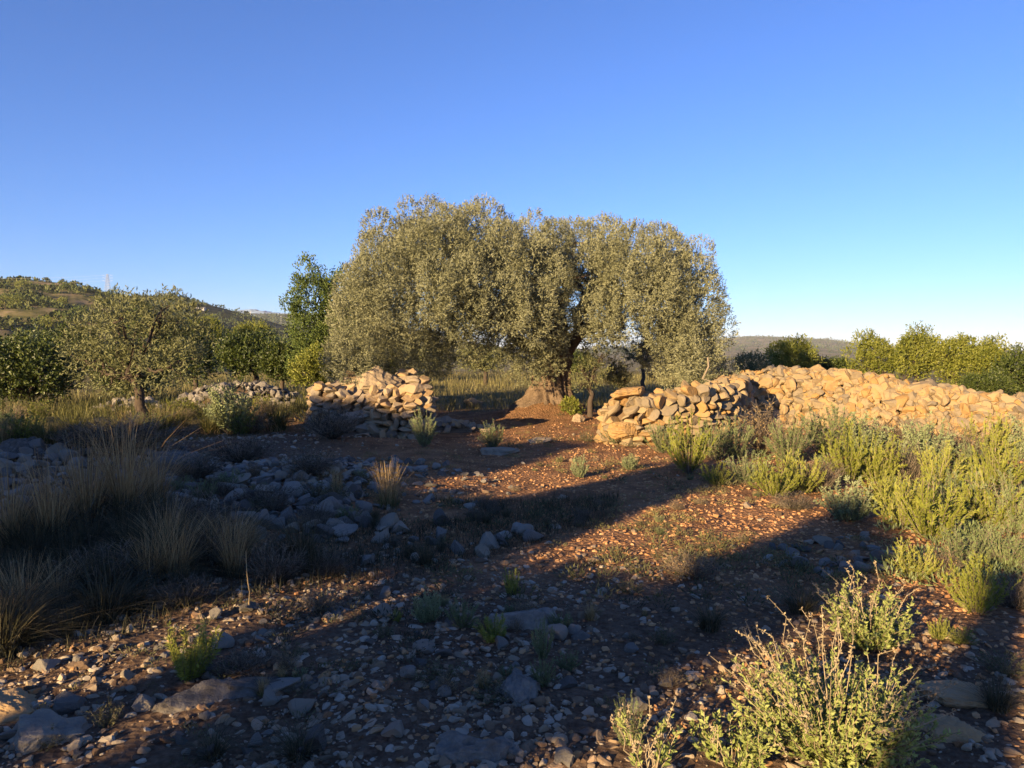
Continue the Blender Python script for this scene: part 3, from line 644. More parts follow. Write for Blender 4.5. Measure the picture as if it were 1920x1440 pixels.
# the long wall: a broad sloping bank of stones
b = MB(); LW = [(4.55, 17.0, .88), (5.3, 16.7, 1.04), (6.3, 16.3, 1.09), (7.3, 15.9, 1.0), (8.2, 15.3, .82), (9.2, 14.6, .66), (10.2, 13.9, .5), (11.5, 13.2, .4)]
P, s = resample(LW, .05); T = unit(np.gradient(P[:, :2], axis=0)); Nn = np.stack([T[:, 1], -T[:, 0]], 1); zg = H(P[:, 0], P[:, 1])
def bank(i, f):                                       # f 0 foot of the front face .. 1 crest .. 2 foot of the back
    hh = P[i, 2]; prof = np.interp(f, [0, .2, .85, 1, 1.25, 2], [0, .3, .95, 1, .95, 0]); off = np.interp(f, [0, 1, 1.25, 2], [1.15, .25, -.35, -1.0])
    return np.stack([P[i, 0] + Nn[i, 0] * off, P[i, 1] + Nn[i, 1] * off, zg[i] + hh * prof], -1)
n = 4000; i = rng.integers(0, len(P), n); f = 1.7 * R(n); c = bank(i, f)
sz = .045 + .095 * R(n) ** 2.2; c[:, 2] += .04 * N(n); c[:, :2] += Nn[i] * (.05 * N(n))[:, None]
stones(b, c, np.stack([sz * 1.25, sz * .9, sz * (.6 + .35 * R(n))], 1), np.stack([N(n) * .5, N(n) * .5, R(n) * 6.3], 1), 2, 0, R(n))
n = 260; i = rng.integers(0, len(P), n); f = .5 + .75 * R(n); c = bank(i, f); sz = .09 + .09 * R(n)
stones(b, c, np.stack([sz * 1.25, sz, sz * .75], 1), np.stack([N(n) * .35, N(n) * .35, R(n) * 6.3], 1), 3, 0, .2 + .8 * R(n))
gi = np.arange(len(P)); ff = np.linspace(0, 2, 12); grid = np.stack([bank(gi, np.full(len(P), x_)) for x_ in ff]); grid[..., 2] -= .2
i = np.arange(11)[:, None] * len(P); j = np.arange(len(P) - 1)[None]
b.add(grid, np.stack([i + j, i + j + 1, i + len(P) + j + 1, i + len(P) + j], -1).reshape(-1, 4), 1, R(11 * (len(P) - 1)))
tag(b.build('stone_wall', [M['gold_stone'], M['earth_core']]), 'long collapsed dry-stone wall of golden rubble below the right-hand trees', 'stone wall')

# the ruined stone hut on the left
t = thing('stone_ruin', 'ruined round dry-stone hut on the left with a broken wall and squared pillar', 'ruin', (-2.8, 14.9, 0))
b = MB(); dry_wall(b, [(-2.0, 16.4, .8), (-2.6, 16.7, .9), (-3.3, 16.4, .95), (-3.65, 15.6, .8), (-3.68, 14.8, .78), (-3.4, 14.15, .85), (-2.95, 14.05, .7), (-2.5, 14.0, .58)], .55, .105, .165, 3, .15)
o = b.build('wall', [M['stone'], M['earth_core']], t, org=(-2.8, 14.9, 0))
b = MB(); dry_wall(b, [(-2.42, 13.6, .84), (-1.72, 13.55, .8)], .66, .115, .18, 3, .05, v0=.5); b.build('pillar', [M['stone'], M['earth_core']], t, org=(-2.8, 14.9, 0))
b = MB(); dry_wall(b, [(-2.35, 16.3, 1.0), (-1.95, 15.7, .9), (-1.8, 15.25, .6)], .5, .13, .24, 3, .1); b.build('back_wall', [M['stone'], M['earth_core']], t, org=(-2.8, 14.9, 0))
rock('boulder', 'large pale boulder resting on top of the ruined hut wall', W(702, 718, 15.6), (.44, .36, .27), (.1, .1, .2), 'stone', 4, .6)
rock('boulder', 'dark flat slab poking out at the foot of the ruined hut wall', W(665, 785, 13.5), (.3, .22, .1), (.1, -.15, .1), 'stone', 4, .2)
b = MB(); pile(b, -2.75, 13.35, .85, .45, .18, 70, .06, .17, 3); tag(b.build('rubble_heap', [M['stone'], M['earth_core']]), 'fallen rubble spilling in front of the ruined hut', 'rubble')
b = MB(); pile(b, -1.15, 14.9, .75, .45, .16, 60, .05, .14, 3); tag(b.build('rubble_heap', [M['stone'], M['earth_core']]), 'low rubble strewn right of the ruined hut entrance', 'rubble')
x_, y_, z_ = W(455, 725, 21); b = MB(); pile(b, -7.6, 21, 2.0, 1.1, .62, 420, .06, .17, 2, .1, 0, .7); tag(b.build('rubble_heap', [M['grey_stone'], M['earth_core']]), 'old grey stone heap behind the silver bush left of the ruin', 'rubble')
b = MB(); pile(b, -9.6, 19.0, 1.0, .7, .35, 110, .06, .14, 2, .1, .2, 1); tag(b.build('rubble_heap', [M['grey_stone'], M['earth_core']]), 'smaller stone heap glimpsed behind the small olive', 'rubble')
# leaning stick behind the near wall
a = np.array(W(1331, 738, 15.2)); e = np.array(W(1327, 670, 15.2)); b = MB(); b_pts = curve(a - [0, 0, .3], e, 7, .35); tubes(b, b_pts[None], np.linspace(.028, .02, 7)[None], 6, 0, .9)
tag(b.build('stick', [M['twig']], smooth=True, org=a), 'bare pale stick standing upright against the right crown half', 'stick')

# ------------------------------------------------------------------ rocks and gravel
rock('slab_rock', 'long low rock ledge beside the sunlit foreground rosemary', (*G(400, 1305)[:2], -0.050), (.19, .1, 0.112), (0, .05, .35), 'weathered_stone', 4, .45, box=.3)
rock('slab_rock', 'dark rock ledge right of the foreground rosemary ledge', (*G(520, 1275)[:2], -0.040), (.2, .1, 0.088), (0, .1, .3), 'weathered_stone', 4, .3, box=.3)
rock('slab_rock', 'large pale humped rock at the bottom centre of the photo', (*G(890, 1405)[:2], -0.040), (.13, .1, 0.106), (0, 0, .2), 'weathered_stone', 4, .6, box=.2)
rock('slab_rock', 'smaller broken rock right of the pale humped rock at the bottom', (*G(955, 1405)[:2], -0.030), (.07, .06, 0.088), (.2, .1, .9), 'weathered_stone', 4, .7)
rock('slab_rock', 'pale lit rock among the low plants in the middle foreground', (*G(985, 1170)[:2], 0.000), (.17, .12, 0.100), (.1, 0, .3), 'weathered_stone', 4, .75)
rock('slab_rock', 'tall narrow pale stone standing out in the centre foreground gravel', (*G(978, 1290)[:2], -0.020), (.07, .14, 0.075), (0, 0, -.1), 'weathered_stone', 4, .7)
rock('slab_rock', 'flat pale rock at the bottom left corner gravel', (*G(75, 1390)[:2], -0.020), (.13, .1, 0.088), (0, .1, .3), 'weathered_stone', 4, .8)
rock('slab_rock', 'ochre rounded rock at the left edge of the sunlit gravel strip', (*G(20, 1330)[:2], -0.020), (.12, .09, 0.075), (0, .1, .1), 'stone', 4, .9)
rock('slab_rock', 'flat rock in the shade beside the dry grey tuft', (*G(650, 1150)[:2], -0.010), (.16, .12, 0.075), (0, .05, .2), 'weathered_stone', 4, .6)
rock('slab_rock', 'smooth grey boulder behind the tall dry grass on the left', (*G(325, 885)[:2], 0.100), (.32, .25, 0.250), (0, -.3, .3), 'weathered_stone', 4, .4)
rock('slab_rock', 'grey boulder at the back of the left-edge rubble', (*G(35, 848)[:2], 0.180), (.22, .18, 0.200), (0, .1, .1), 'weathered_stone', 4, .3)
rock('slab_rock', 'pale stone lying at the shaded edge of the field left of the great trunk', (*G(888, 762)[:2], 0.080), (.2, .14, 0.125), (0, 0, 0), 'stone', 4, .5)
rock('slab_rock', 'low pale flat rock in the middle of the red earth track', (*G(935, 848)[:2], 0.010), (.22, .16, 0.075), (0, 0, .2), 'stone', 4, .3)
rock('slab_rock', 'small flat rock lying right of the low pale track rock', (*G(1010, 830)[:2], 0.010), (.2, .13, 0.062), (0, 0, .1), 'stone', 4, .4)
rock('slab_rock', 'tan stone at the base of the root mound of the great olive', (*G(1086, 790)[:2], 0.040), (.16, .12, 0.125), (0, .2, .1), 'stone', 4, .7)
rock('slab_rock', 'broad golden rock right of the foreground silver bush', (*G(1785, 1310)[:2], -0.020), (.13, .09, 0.062), (0, 0, .1), 'stone', 4, .9)
rock('slab_rock', 'small golden slab just below the broad golden rock on the right', (*G(1775, 1375)[:2], -0.020), (.1, .07, 0.050), (0, 0, .1), 'stone', 4, .9)

protos = []
for q_ in range(16):
    b = MB(); b.add(stone_shape(3, 7, .05, .28, .66) * 1.25 * [1, .75 + .2 * rng.random(), .55 + .25 * rng.random()], ICO[3][1], 0, (.1 + .85 * q_ / 15)); protos.append(b.mesh('rock', [M['grey_stone']]))
used = [0]
def scatter_rocks(n, poly, s0, s1, label, group, pw=2.0, lift=.25, minpx=0):
    P_ = np.array(poly); pts = []; k = 0
    while len(pts) < n and k < n * 60:
        k += 1; px = P_[:, 0].min() + np.ptp(P_[:, 0]) * rng.random(); py = P_[:, 1].min() + np.ptp(P_[:, 1]) * rng.random()
        if not inpoly(np.array([px]), np.array([py]), poly)[0]: continue
        g_ = G(px, py); s = s0 + (s1 - s0) * rng.random() ** pw
        if any((g_[0] - a[0]) ** 2 + (g_[1] - a[1]) ** 2 < (.8 * (s + a[3])) ** 2 for a in pts): continue
        pts.append((*g_, s))
    for x, y, z, s in pts:
        o = bpy.data.objects.new('rock', protos[rng.integers(0, 16)]); col.objects.link(o)
        o.location = (x, y, z + s * lift); o.scale = (s, s, s); o.rotation_euler = (.3 * N(1)[0], .3 * N(1)[0], 6.3 * rng.random())
        tag(o, label, 'rock', group)
scatter_rocks(110, [(320, 1010), (330, 930), (420, 890), (560, 890), (690, 935), (690, 990), (600, 1020), (450, 1010)], .035, .09, 'grey rock in the shaded rubble spill between the tall grass and lone tuft', 'rocks in the central rubble spill', 1.5, .5)
scatter_rocks(50, [(0, 930), (0, 845), (100, 840), (160, 860), (140, 930), (60, 950)], .04, .1, 'grey rock in the rubble at the left edge of the photo', 'rocks in the left rubble', 1.4, .5)
scatter_rocks(14, [(620, 1040), (640, 980), (1010, 980), (1000, 1040), (700, 1060)], .05, .1, 'pale rock lying in the shaded grass below the lone dry tuft', 'rocks in the shaded grass', 1.4, .4)
scatter_rocks(95, [(0, 1440), (0, 1230), (300, 1180), (560, 1110), (900, 1120), (1240, 1180), (1300, 1300), (1180, 1440)], .018, .052, 'grey stone among the foreground gravel', 'foreground stones', 2.2, .35)
scatter_rocks(30, [(1440, 1030), (1640, 1000), (1660, 1070), (1480, 1090)], .03, .06, 'pale stone in the shaded red hollow before the right-hand bushes', 'stones in the red hollow', 2, .3)

def gravel(n, x0, x1, y0, y1, s0, s1, k, dens, mat, name, label, lift=.1, pw=3.0, v0=0., v1=1.):
    y = y0 * (y1 / y0) ** R(n); x = (x0 + (x1 - x0) * R(n)) * y
    keep = R(n) < dens(x, y); x = x[keep]; y = y[keep]; m = len(x); s = s0 + (s1 - s0) * R(m) ** pw
    b = MB(); stones(b, np.stack([x, y, H(x, y) + s * lift], 1), np.stack([s, s * (.6 + .35 * R(m)), s * (.4 + .35 * R(m))], 1), np.stack([N(m) * .3, N(m) * .3, R(m) * 6.3], 1), k, 0, v0 + (v1 - v0) * R(m))
    return tag(b.build(name, [M[mat]]), label, name.replace('_', ' '), kind='stuff')
def d_near(x, y): return np.clip(surf(x, y)[0] * 1.15 + 1.1 * fbm(x * 1.5, y * 1.5, 15) * (y < 6) - .1, .025, 1)
gravel(26000, -.75, .75, 2.3, 6.5, .005, .036, 2, d_near, 'pebble', 'gravel', 'loose grey and tan gravel over the foreground', -.1, 4.5)
gravel(16000, -.75, .75, 5.5, 16, .012, .06, 1, lambda x, y: d_near(x, y) * (y < 14.5), 'pebble', 'gravel', 'grey gravel and rubble further up the left side of the track', .2, 3)
def d_rub(x, y): return np.clip(1.3 * np.exp(-((x + 2.6) / 1.7) ** 2 - ((y - 8.6) / 1.5) ** 2) + 1.2 * np.exp(-((x + 7.2) / 1.8) ** 2 - ((y - 10.6) / 1.6) ** 2) - .15 + .5 * fbm(x, y, 81), 0, 1)
gravel(5000, -.75, .05, 6, 13.5, .025, .08, 2, d_rub, 'grey_stone', 'rubble', 'smaller stones packed between the rocks of the shaded rubble', .3, 2)
def d_red(x, y): return np.clip(.85 - surf(x, y)[0] - surf(x, y)[1], .03, 1)
gravel(60000, -.35, .75, 3.0, 19, .004, .026, 1, d_red, 'red_clod', 'soil_clods', 'crumbly red earth clods over the track', .0, 3.2)

# ------------------------------------------------------------------ plants
def stems_of(n, r0, r1, h0, h1, K=5, pw=.8, wob=.03):
    a = R(n) * 6.283; rr_ = r0 + (r1 - r0) * np.sqrt(R(n)); h = h0 + (h1 - h0) * R(n); h = h * (1 - .35 * (rr_ / max(r1, 1e-6)) ** 2)
    t = np.linspace(0, 1, K)[None]
    x = np.cos(a)[:, None] * (rr_[:, None] * t ** pw + .03); y = np.sin(a)[:, None] * (rr_[:, None] * t ** pw + .03); z = h[:, None] * t
    P = np.stack([x, y, z], -1); P[:, 1:] += wob * N(n, K - 1, 3) * t[:, 1:, None]
    return P
def along(P, m, t0=.15, t1=1.0):
    n, K, _ = P.shape; t = t0 + (t1 - t0) * R(n, m); f = t * (K - 1); i = np.clip(f.astype(int), 0, K - 2); f = (f - i)[..., None]
    a = P[np.arange(n)[:, None], i]; c = P[np.arange(n)[:, None], i + 1]
    return (a + (c - a) * f).reshape(-1, 3), unit(c - a).reshape(-1, 3), t.ravel()
TPL = {}
def plant_tpl(key, foliage_mat, n, r1, h0, h1, m, L, Wd, spread=.6, tw=.006, pw=.8, wob=.03, t0=.15, twig='twig', vlo=0., vhi=1., extra=None):
    fb = MB(); sb = MB(); P = stems_of(n, 0, r1, h0, h1, 5, pw, wob)
    tubes(sb, P, np.linspace(tw, tw * .4, 5)[None], 3, 0, R(n))
    if m:
        p, d, t = along(P, m, t0); leaves(fb, p, d * .8 + N(len(p), 3) * spread, L * (.7 + .6 * R(len(p))), Wd, 0, np.clip(vlo + (vhi - vlo) * (.25 * R(len(p)) + .75 * np.repeat(R(n), m) * .6 + .25 * t), 0, 1))
    if extra: extra(fb, sb, P)
    TPL[key] = ((fb.mesh('foliage', [M[foliage_mat]]) if m or extra else None), sb.mesh('stems', [M[twig]]))
def fuzz(fb, sb, P):                                   # side twigs
    p, d, t = along(P, 4, .3); q_ = p + unit(d + N(len(p), 3) * .7) * .16
    tubes(sb, np.stack([p, q_], 1), .003, 3, 0, R(len(p)))
for v_ in range(3):
    plant_tpl(f'rosemary{v_}', 'rosemary', 46, .5, .55, 1.15, 105, .06, .014, .3, .009, .75, vlo=(0, .2, .1)[v_], vhi=(.85, 1.05, .75)[v_])
    plant_tpl(f'greyrose{v_}', 'rosemary_grey', 50, .52, .5, 1.15, 90, .058, .014, .42, .008, .75, vlo=(0, .2, .1)[v_], vhi=(.85, 1.05, .75)[v_], extra=fuzz)
    plant_tpl(f'silver{v_}', 'sage_leaf', 70, .52, .5, 1.1, 60, .065, .024, .7, .008, .75)
    plant_tpl(f'thyme{v_}', 'thyme', 150, .62, .5, 1.05, 14, .05, .014, .8, .007, .9, .05, extra=fuzz)
    plant_tpl(f'drybush{v_}', 'dry_grass', 110, .5, .5, 1.1, 10, .05, .016, .8, .006, .85, .05, extra=fuzz)
    plant_tpl(f'herb{v_}', 'herb', 40, .7, .5, 1.05, 22, .09, .03, .7, .007, .9, .05, extra=fuzz)
    plant_tpl(f'needle{v_}', 'rosemary', 30, .5, .5, 1.1, 150, .085, .011, .75, .01, .8)
    plant_tpl(f'lime{v_}', 'lime_leaf', 60, .55, .5, 1.1, 26, .09, .03, .7, .008, .8)
def grass_tpl(key, mat, n, lo, hi, lean, wd, mat2=None, n2=0):
    b = MB(); rad = .16 * np.sqrt(R(n)); a = R(n) * 6.283; p = np.stack([np.cos(a) * rad, np.sin(a) * rad, np.full(n, -.02)], -1)
    blades(b, p, a + N(n) * .6, lo + (hi - lo) * R(n), np.abs(N(n)) * lean + .05, wd, 0, R(n), 5)
    if n2:
        rad = .25 * np.sqrt(R(n2)); a = R(n2) * 6.283; p = np.stack([np.cos(a) * rad, np.sin(a) * rad, np.full(n2, -.02)], -1)
        blades(b, p, a + N(n2) * .5, .2 + .4 * R(n2), np.abs(N(n2)) * .5 + .3, wd, 1, R(n2), 5)
    TPL[key] = (b.mesh('blades', [M[mat]] + ([M[mat2]] if mat2 else [])), None)
for v_ in range(3):
    grass_tpl(f'drytuft{v_}', 'dry_grass', 200, .55, 1.08, .3, .011, 'green_grass', 160)
    grass_tpl(f'tallgrass{v_}', 'straw', 260, .55, 1.3, .42, .012, 'dark_grass', 260)
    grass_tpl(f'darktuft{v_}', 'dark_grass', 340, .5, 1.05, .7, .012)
    grass_tpl(f'greentuft{v_}', 'green_grass', 260, .5, 1.05, .5, .014, 'dry_grass', 80)
cnt = {}
def plant(kind, name, label, cat, px, py, hpx, wpx, group=None, dz=0):
    x, y, z = G(px, py); v_ = cnt.get(kind, 0); cnt[kind] = v_ + 1; f_, s_ = TPL[f'{kind}{v_ % 3}']
    h = hpx * y / F_PX; wd = wpx * y / F_PX
    sc = (wd, wd, h)
    if s_ is None:
        o = bpy.data.objects.new(name, f_); col.objects.link(o); o.location = (x, y, z + dz); o.scale = (max(wd, h * .5), max(wd, h * .5), h); o.rotation_euler = (0, 0, 6.28 * rng.random())
        return tag(o, label, cat, group)
    t = thing(name, label, cat, (x, y, z - .02 + dz), group, 6.28 * rng.random(), sc)
    for me in (f_, s_):
        if me is None: continue
        o = bpy.data.objects.new(me.name.split('.')[0], me); col.objects.link(o); o.parent = t
    return t
ORD = ['leftmost', 'second from the left', 'third from the left', 'fourth from the left', 'fifth from the left', 'sixth from the left', 'seventh from the left', 'eighth from the left', 'ninth from the left', 'tenth from the left', 'eleventh from the left', 'twelfth from the left']
ROWS = [
 ('beside the near wall foot', [('greyrose', 1150, 832, 34, 40), ('greyrose', 1200, 832, 48, 50), ('greyrose', 1245, 850, 66, 60), ('rosemary', 1292, 888, 112, 84), ('greyrose', 1340, 862, 78, 56), ('greyrose', 1380, 860, 80, 60)]),
 ('along the long wall foot', [('drybush', 1430, 850, 96, 90), ('greyrose', 1480, 868, 88, 80), ('greyrose', 1558, 856, 98, 110), ('silver', 1622, 858, 84, 84), ('thyme', 1680, 852, 70, 90), ('silver', 1738, 880, 98, 90), ('drybush', 1795, 872, 84, 80), ('rosemary', 1852, 868, 92, 84), ('silver', 1908, 866, 84, 80)]),
 ('in the second row below the long wall', [('rosemary', 1345, 910, 46, 56), ('greyrose', 1398, 905, 60, 66), ('rosemary', 1452, 932, 74, 84), ('rosemary', 1500, 925, 76, 80), ('thyme', 1536, 922, 66, 70), ('rosemary', 1596, 905, 108, 96), ('rosemary', 1646, 908, 96, 84), ('thyme', 1702, 906, 80, 84), ('rosemary', 1760, 916, 84, 84), ('greyrose', 1815, 910, 92, 84), ('rosemary', 1870, 922, 100, 90)]),
 ('in the third row below the long wall', [('thyme', 1490, 955, 36, 60), ('silver', 1588, 976, 84, 84), ('rosemary', 1655, 950, 74, 70), ('rosemary', 1692, 990, 104, 100), ('rosemary', 1745, 1012, 124, 120), ('greyrose', 1800, 978, 106, 100), ('rosemary', 1852, 992, 118, 104), ('greyrose', 1908, 1000, 118, 100)]),
 ('in the nearest row at the right edge', [('rosemary', 1712, 1085, 72, 80), ('drybush', 1765, 1080, 60, 70), ('greyrose', 1805, 1070, 86, 90), ('rosemary', 1832, 1150, 112, 104), ('greyrose', 1885, 1070, 96, 90), ('thyme', 1905, 1140, 70, 90), ('rosemary', 1762, 1196, 46, 40), ('lime', 1806, 1206, 36, 44)])]
DESC = {'rosemary': 'yellow-green upright rosemary', 'greyrose': 'grey-green bushy rosemary', 'silver': 'pale silvery-green bush', 'drybush': 'dry straw-coloured bush', 'thyme': 'dark twiggy bush', 'lime': 'bright green leafy bush'}
for place, items in ROWS:
    for k_, (kd, px, py, hp, wp) in enumerate(items):
        plant(kd, 'rosemary_bush' if 'rose' in kd else 'shrub', f'{DESC[kd]}, {ORD[k_]} {place}', 'bush', px, py, hp * 1.04, wp * 1.16, 'bushes before the walls on the right')
SING = [
 ('thyme', 'shrub', 'dark shaded bush left of the foot of the small olive', 230, 845, 68, 200), ('thyme', 'shrub', 'dark twiggy bush on the gravel right of the small olive', 450, 868, 58, 110),
 ('thyme', 'shrub', 'dark bush huddled against the left side of the stone ruin', 622, 822, 66, 110), ('thyme', 'shrub', 'dark low bush beside the smooth grey boulder', 365, 900, 60, 90),
 ('thyme', 'shrub', 'dark low bush on the gravel bank above the rubble spill', 580, 890, 54, 100), ('thyme', 'shrub', 'small dark bush in the middle of the rubble spill', 495, 950, 48, 100),
 ('thyme', 'shrub', 'dark bush behind the tall dry grass at the rubble edge', 175, 842, 60, 110), ('thyme', 'shrub', 'grey dead bush below the tall dry grass', 345, 1130, 60, 100),
 ('silver', 'shrub', 'rounded silver-green bush in sun left of the stone ruin', 432, 812, 104, 92), ('greentuft', 'grass_tuft', 'yellow-green grass clump between silver bush and ruin', 520, 808, 66, 90),
 ('greentuft', 'grass_tuft', 'yellow grass clump right of the slanting olive trunk', 310, 818, 70, 90), ('greentuft', 'grass_tuft', 'grass clump under the silver-green bush', 395, 812, 50, 80),
 ('lime', 'shrub', 'bright yellow-green bush low at the left photo edge', 38, 832, 66, 70), ('lime', 'shrub', 'small vivid green shrub standing above the left grass', 75, 790, 46, 40), ('greentuft', 'grass_tuft', 'sunlit yellow grass at the left behind the rubble', 140, 822, 74, 110), ('greentuft', 'grass_tuft', 'grass clump just left of the slanting olive trunk', 235, 815, 60, 90), ('greentuft', 'grass_tuft', 'olive-coloured grass clump beside the bright left bush', 90, 835, 60, 90),
 ('greentuft', 'grass_tuft', 'lit grass clump touching the left face of the ruin', 570, 790, 50, 80), ('drybush', 'shrub', 'brownish dry bush between grass clumps left of the ruin', 470, 812, 46, 80),
 ('greyrose', 'shrub', 'grey-green bush in front of the ruin pillar', 795, 838, 74, 54), ('greyrose', 'shrub', 'grey-green bush alone on the red track', 922, 840, 52, 50), ('silver', 'shrub', 'small pale upright plant in the middle of the track', 1086, 895, 44, 34),
 ('silver', 'shrub', 'small sunlit plant right of the centre track', 1180, 880, 34, 34), ('herb', 'shrub', 'tiny herb beside the wall end stones', 1100, 828, 26, 24),
 ('drytuft', 'grass_tuft', 'lone dry straw-coloured grass tuft in the middle distance', 728, 952, 96, 90), ('drytuft', 'grass_tuft', 'smaller brown grass tuft left of the lone straw tuft', 632, 925, 60, 50),
 ('tallgrass', 'grass_tuft', 'tall dry grass tuft leaning right at the rubble edge', 235, 985, 200, 150), ('tallgrass', 'grass_tuft', 'tall dry grass tuft left of the leaning one', 165, 1000, 185, 140), ('tallgrass', 'grass_tuft', 'dry grass tuft further left in the dark grass', 95, 1030, 170, 130), ('tallgrass', 'grass_tuft', 'dry grass tuft cut by the left photo edge', 20, 1040, 170, 120), ('tallgrass', 'grass_tuft', 'thin dry grass tuft at the right side of the tall clump', 290, 965, 150, 110),
 ('needle', 'rosemary_bush', 'bright sunlit rosemary in the left foreground gravel', 355, 1275, 118, 130), ('thyme', 'shrub', 'low grey thyme touching the right side of the foreground rosemary', 455, 1255, 44, 100),
 ('drybush', 'shrub', 'dry pale tuft catching light at the edge of the shaded grass', 600, 1145, 54, 80), ('needle', 'rosemary_bush', 'small lit rosemary sprig in the dark centre foreground', 958, 1115, 60, 40),
 ('silver', 'shrub', 'pale upright herb left of centre in the foreground', 800, 1165, 66, 60), ('greyrose', 'shrub', 'bushy grey-green herb right of the pale upright one', 865, 1175, 60, 66), ('needle', 'rosemary_bush', 'small green rosemary beside the pale lit rock', 925, 1200, 56, 70),
 ('greyrose', 'shrub', 'tall thin grey plant right of the pale lit rock', 1018, 1235, 88, 44), ('herb', 'shrub', 'low dark herb in the foreground gravel', 830, 1275, 44, 80), ('herb', 'shrub', 'low dark herb below the humped gravel centre', 920, 1310, 44, 80), ('greyrose', 'shrub', 'dark rosemary right of the narrow pale stone', 1020, 1285, 64, 56),
 ('drybush', 'shrub', 'low sunlit bush on the lower edge of the red patch', 1292, 1080, 52, 120), ('herb', 'shrub', 'pale low herb left of the red patch bush', 1180, 1110, 30, 50), ('rosemary', 'rosemary_bush', 'tiny green plant in the dark gravel left foreground', 745, 1165, 30, 26), ('herb', 'shrub', 'small dark plant in the bottom left gravel', 200, 1360, 60, 50), ('herb', 'shrub', 'dark plant at the bottom left of the photo', 90, 1400, 46, 50),
 ('darktuft', 'grass_tuft', 'dark drooping tuft at the bottom edge left of centre', 560, 1420, 60, 130), ('darktuft', 'grass_tuft', 'dark drooping tuft in the lower left corner shade', 400, 1420, 56, 110), ('greyrose', 'shrub', 'dark grey herb rising left of the foreground silver bush', 1180, 1400, 110, 60), ('darktuft', 'grass_tuft', 'dark tuft in the shade behind the foreground silver bush', 1330, 1180, 60, 100), ('darktuft', 'grass_tuft', 'dark tuft below the sunlit red patch', 1500, 1150, 60, 110), ('darktuft', 'grass_tuft', 'dark tuft in shade at the lower right edge', 1870, 1330, 70, 110), ('herb', 'shrub', 'grey herb in the shade right of the golden rock', 1880, 1260, 50, 80)]
for kd, nm, lab, px, py, hp, wp in SING:
    plant(kd, nm, lab, 'grass tuft' if nm == 'grass_tuft' else 'bush', px, py, hp, wp)

# foreground silver-leaved bush with tall dry flower stalks
def big_silver(label, px, py, Yh, rad, ns_, nst, hst, seed_h=.07, x=None):
    g_ = np.array(G(px, py)); t = thing('silver_bush', label, 'bush', g_)
    P = stems_of(ns_, 0, rad, Yh * .5, Yh * 1.0, 6, .7, .02); s = MB(); tubes(s, P, np.linspace(.003, .0014, 6)[None], 4, 0, R(ns_)); s.build('stems', [M['pale_twig']], t)
    f_ = MB(); m = 54; p, d, tt = along(P, m, .12); k = len(p); out = unit(N(k, 3) * [1, 1, .3]); dirn = out * .8 + d * .8
    sz = (.009 + .015 * R(k)) * (1.25 - .55 * tt)
    leaves(f_, p, dirn, sz * 1.6, sz * .72, 0, np.clip(.15 + .5 * R(k) + .3 * tt, 0, 1)); f_.build('leaves', [M['silver_leaf']], t)
    Q = stems_of(nst, 0, rad * 1.25, hst * .7, hst, 8, 1.1, .02); Q[:, :, 2] -= (np.linspace(0, 1, 8) ** 4 * .06)[None] * R(nst, 1); b = MB(); tubes(b, Q, np.linspace(.0028, .0012, 8)[None], 4, 0, .5 + .5 * R(nst))
    for w_ in range(nst):                              # dried whorls spaced along each stalk
        tk = np.linspace(.62, 1, 7) * 7; i = np.clip(tk.astype(int), 0, 6); pw_ = Q[w_, i] + (Q[w_, i + 1] - Q[w_, i]) * (tk - i)[:, None]
        pp = np.repeat(pw_, 5, 0); leaves(b, pp, N(len(pp), 3) + [0, 0, .5], .013, .007, 0, .5 + .5 * R(len(pp)))
    b.build('flower_stalks', [M['pale_twig']], t); return t
big_silver('big silvery bush with tall dry flower stalks filling the lower right foreground', 1560, 1428, .46, .37, 210, 40, .72)
big_silver('pale shrub of upright stems behind the foreground silver bush', 1625, 1215, .37, .22, 80, 14, .56)
big_silver('small silvery bush with young leaves left of the big foreground one', 1370, 1436, .28, .16, 26, 4, .34)
big_silver('sparse silvery plant of a few bare lit stalks at the bottom edge', 1215, 1455, .28, .12, 5, 9, .34)
g_ = np.array(G(468, 1145)); b = MB(); P = curve(g_ - [0, 0, .02], np.array(W(461, 1032, g_[1])), 7, .15); tubes(b, P[None], np.linspace(.004, .002, 7)[None], 4, 0, .9)
tag(b.build('stalk', [M['dry_grass']], org=g_), 'single thin dry stalk standing in the left foreground', 'stalk')

def tufts(n, poly, kinds, h0, h1, name, label, group):
    P_ = np.array(poly); k = 0; pts = []
    while k < n:
        px = P_[:, 0].min() + np.ptp(P_[:, 0]) * rng.random(); py = P_[:, 1].min() + np.ptp(P_[:, 1]) * rng.random()
        if not inpoly(np.array([px]), np.array([py]), poly)[0]: continue
        k += 1; x, y, z = G(px, py); h = h0 + (h1 - h0) * rng.random(); hp = h * F_PX / y
        plant(kinds[k % len(kinds)], name, label, 'grass tuft' if name == 'grass_tuft' else 'bush', px, py, hp, hp * (1.0 + .5 * rng.random()), group)
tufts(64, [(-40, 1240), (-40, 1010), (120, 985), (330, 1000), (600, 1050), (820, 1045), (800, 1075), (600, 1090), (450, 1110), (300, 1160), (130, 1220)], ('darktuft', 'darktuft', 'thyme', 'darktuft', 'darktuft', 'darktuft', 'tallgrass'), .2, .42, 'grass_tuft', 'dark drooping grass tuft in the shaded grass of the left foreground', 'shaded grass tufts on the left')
tufts(30, [(320, 1000), (330, 900), (450, 880), (690, 900), (760, 960), (700, 1000), (450, 1010)], ('herb', 'thyme', 'darktuft', 'drybush', 'greyrose'), .1, .24, 'shrub', 'low dull plant growing through the shaded rubble', 'plants in the shaded rubble')
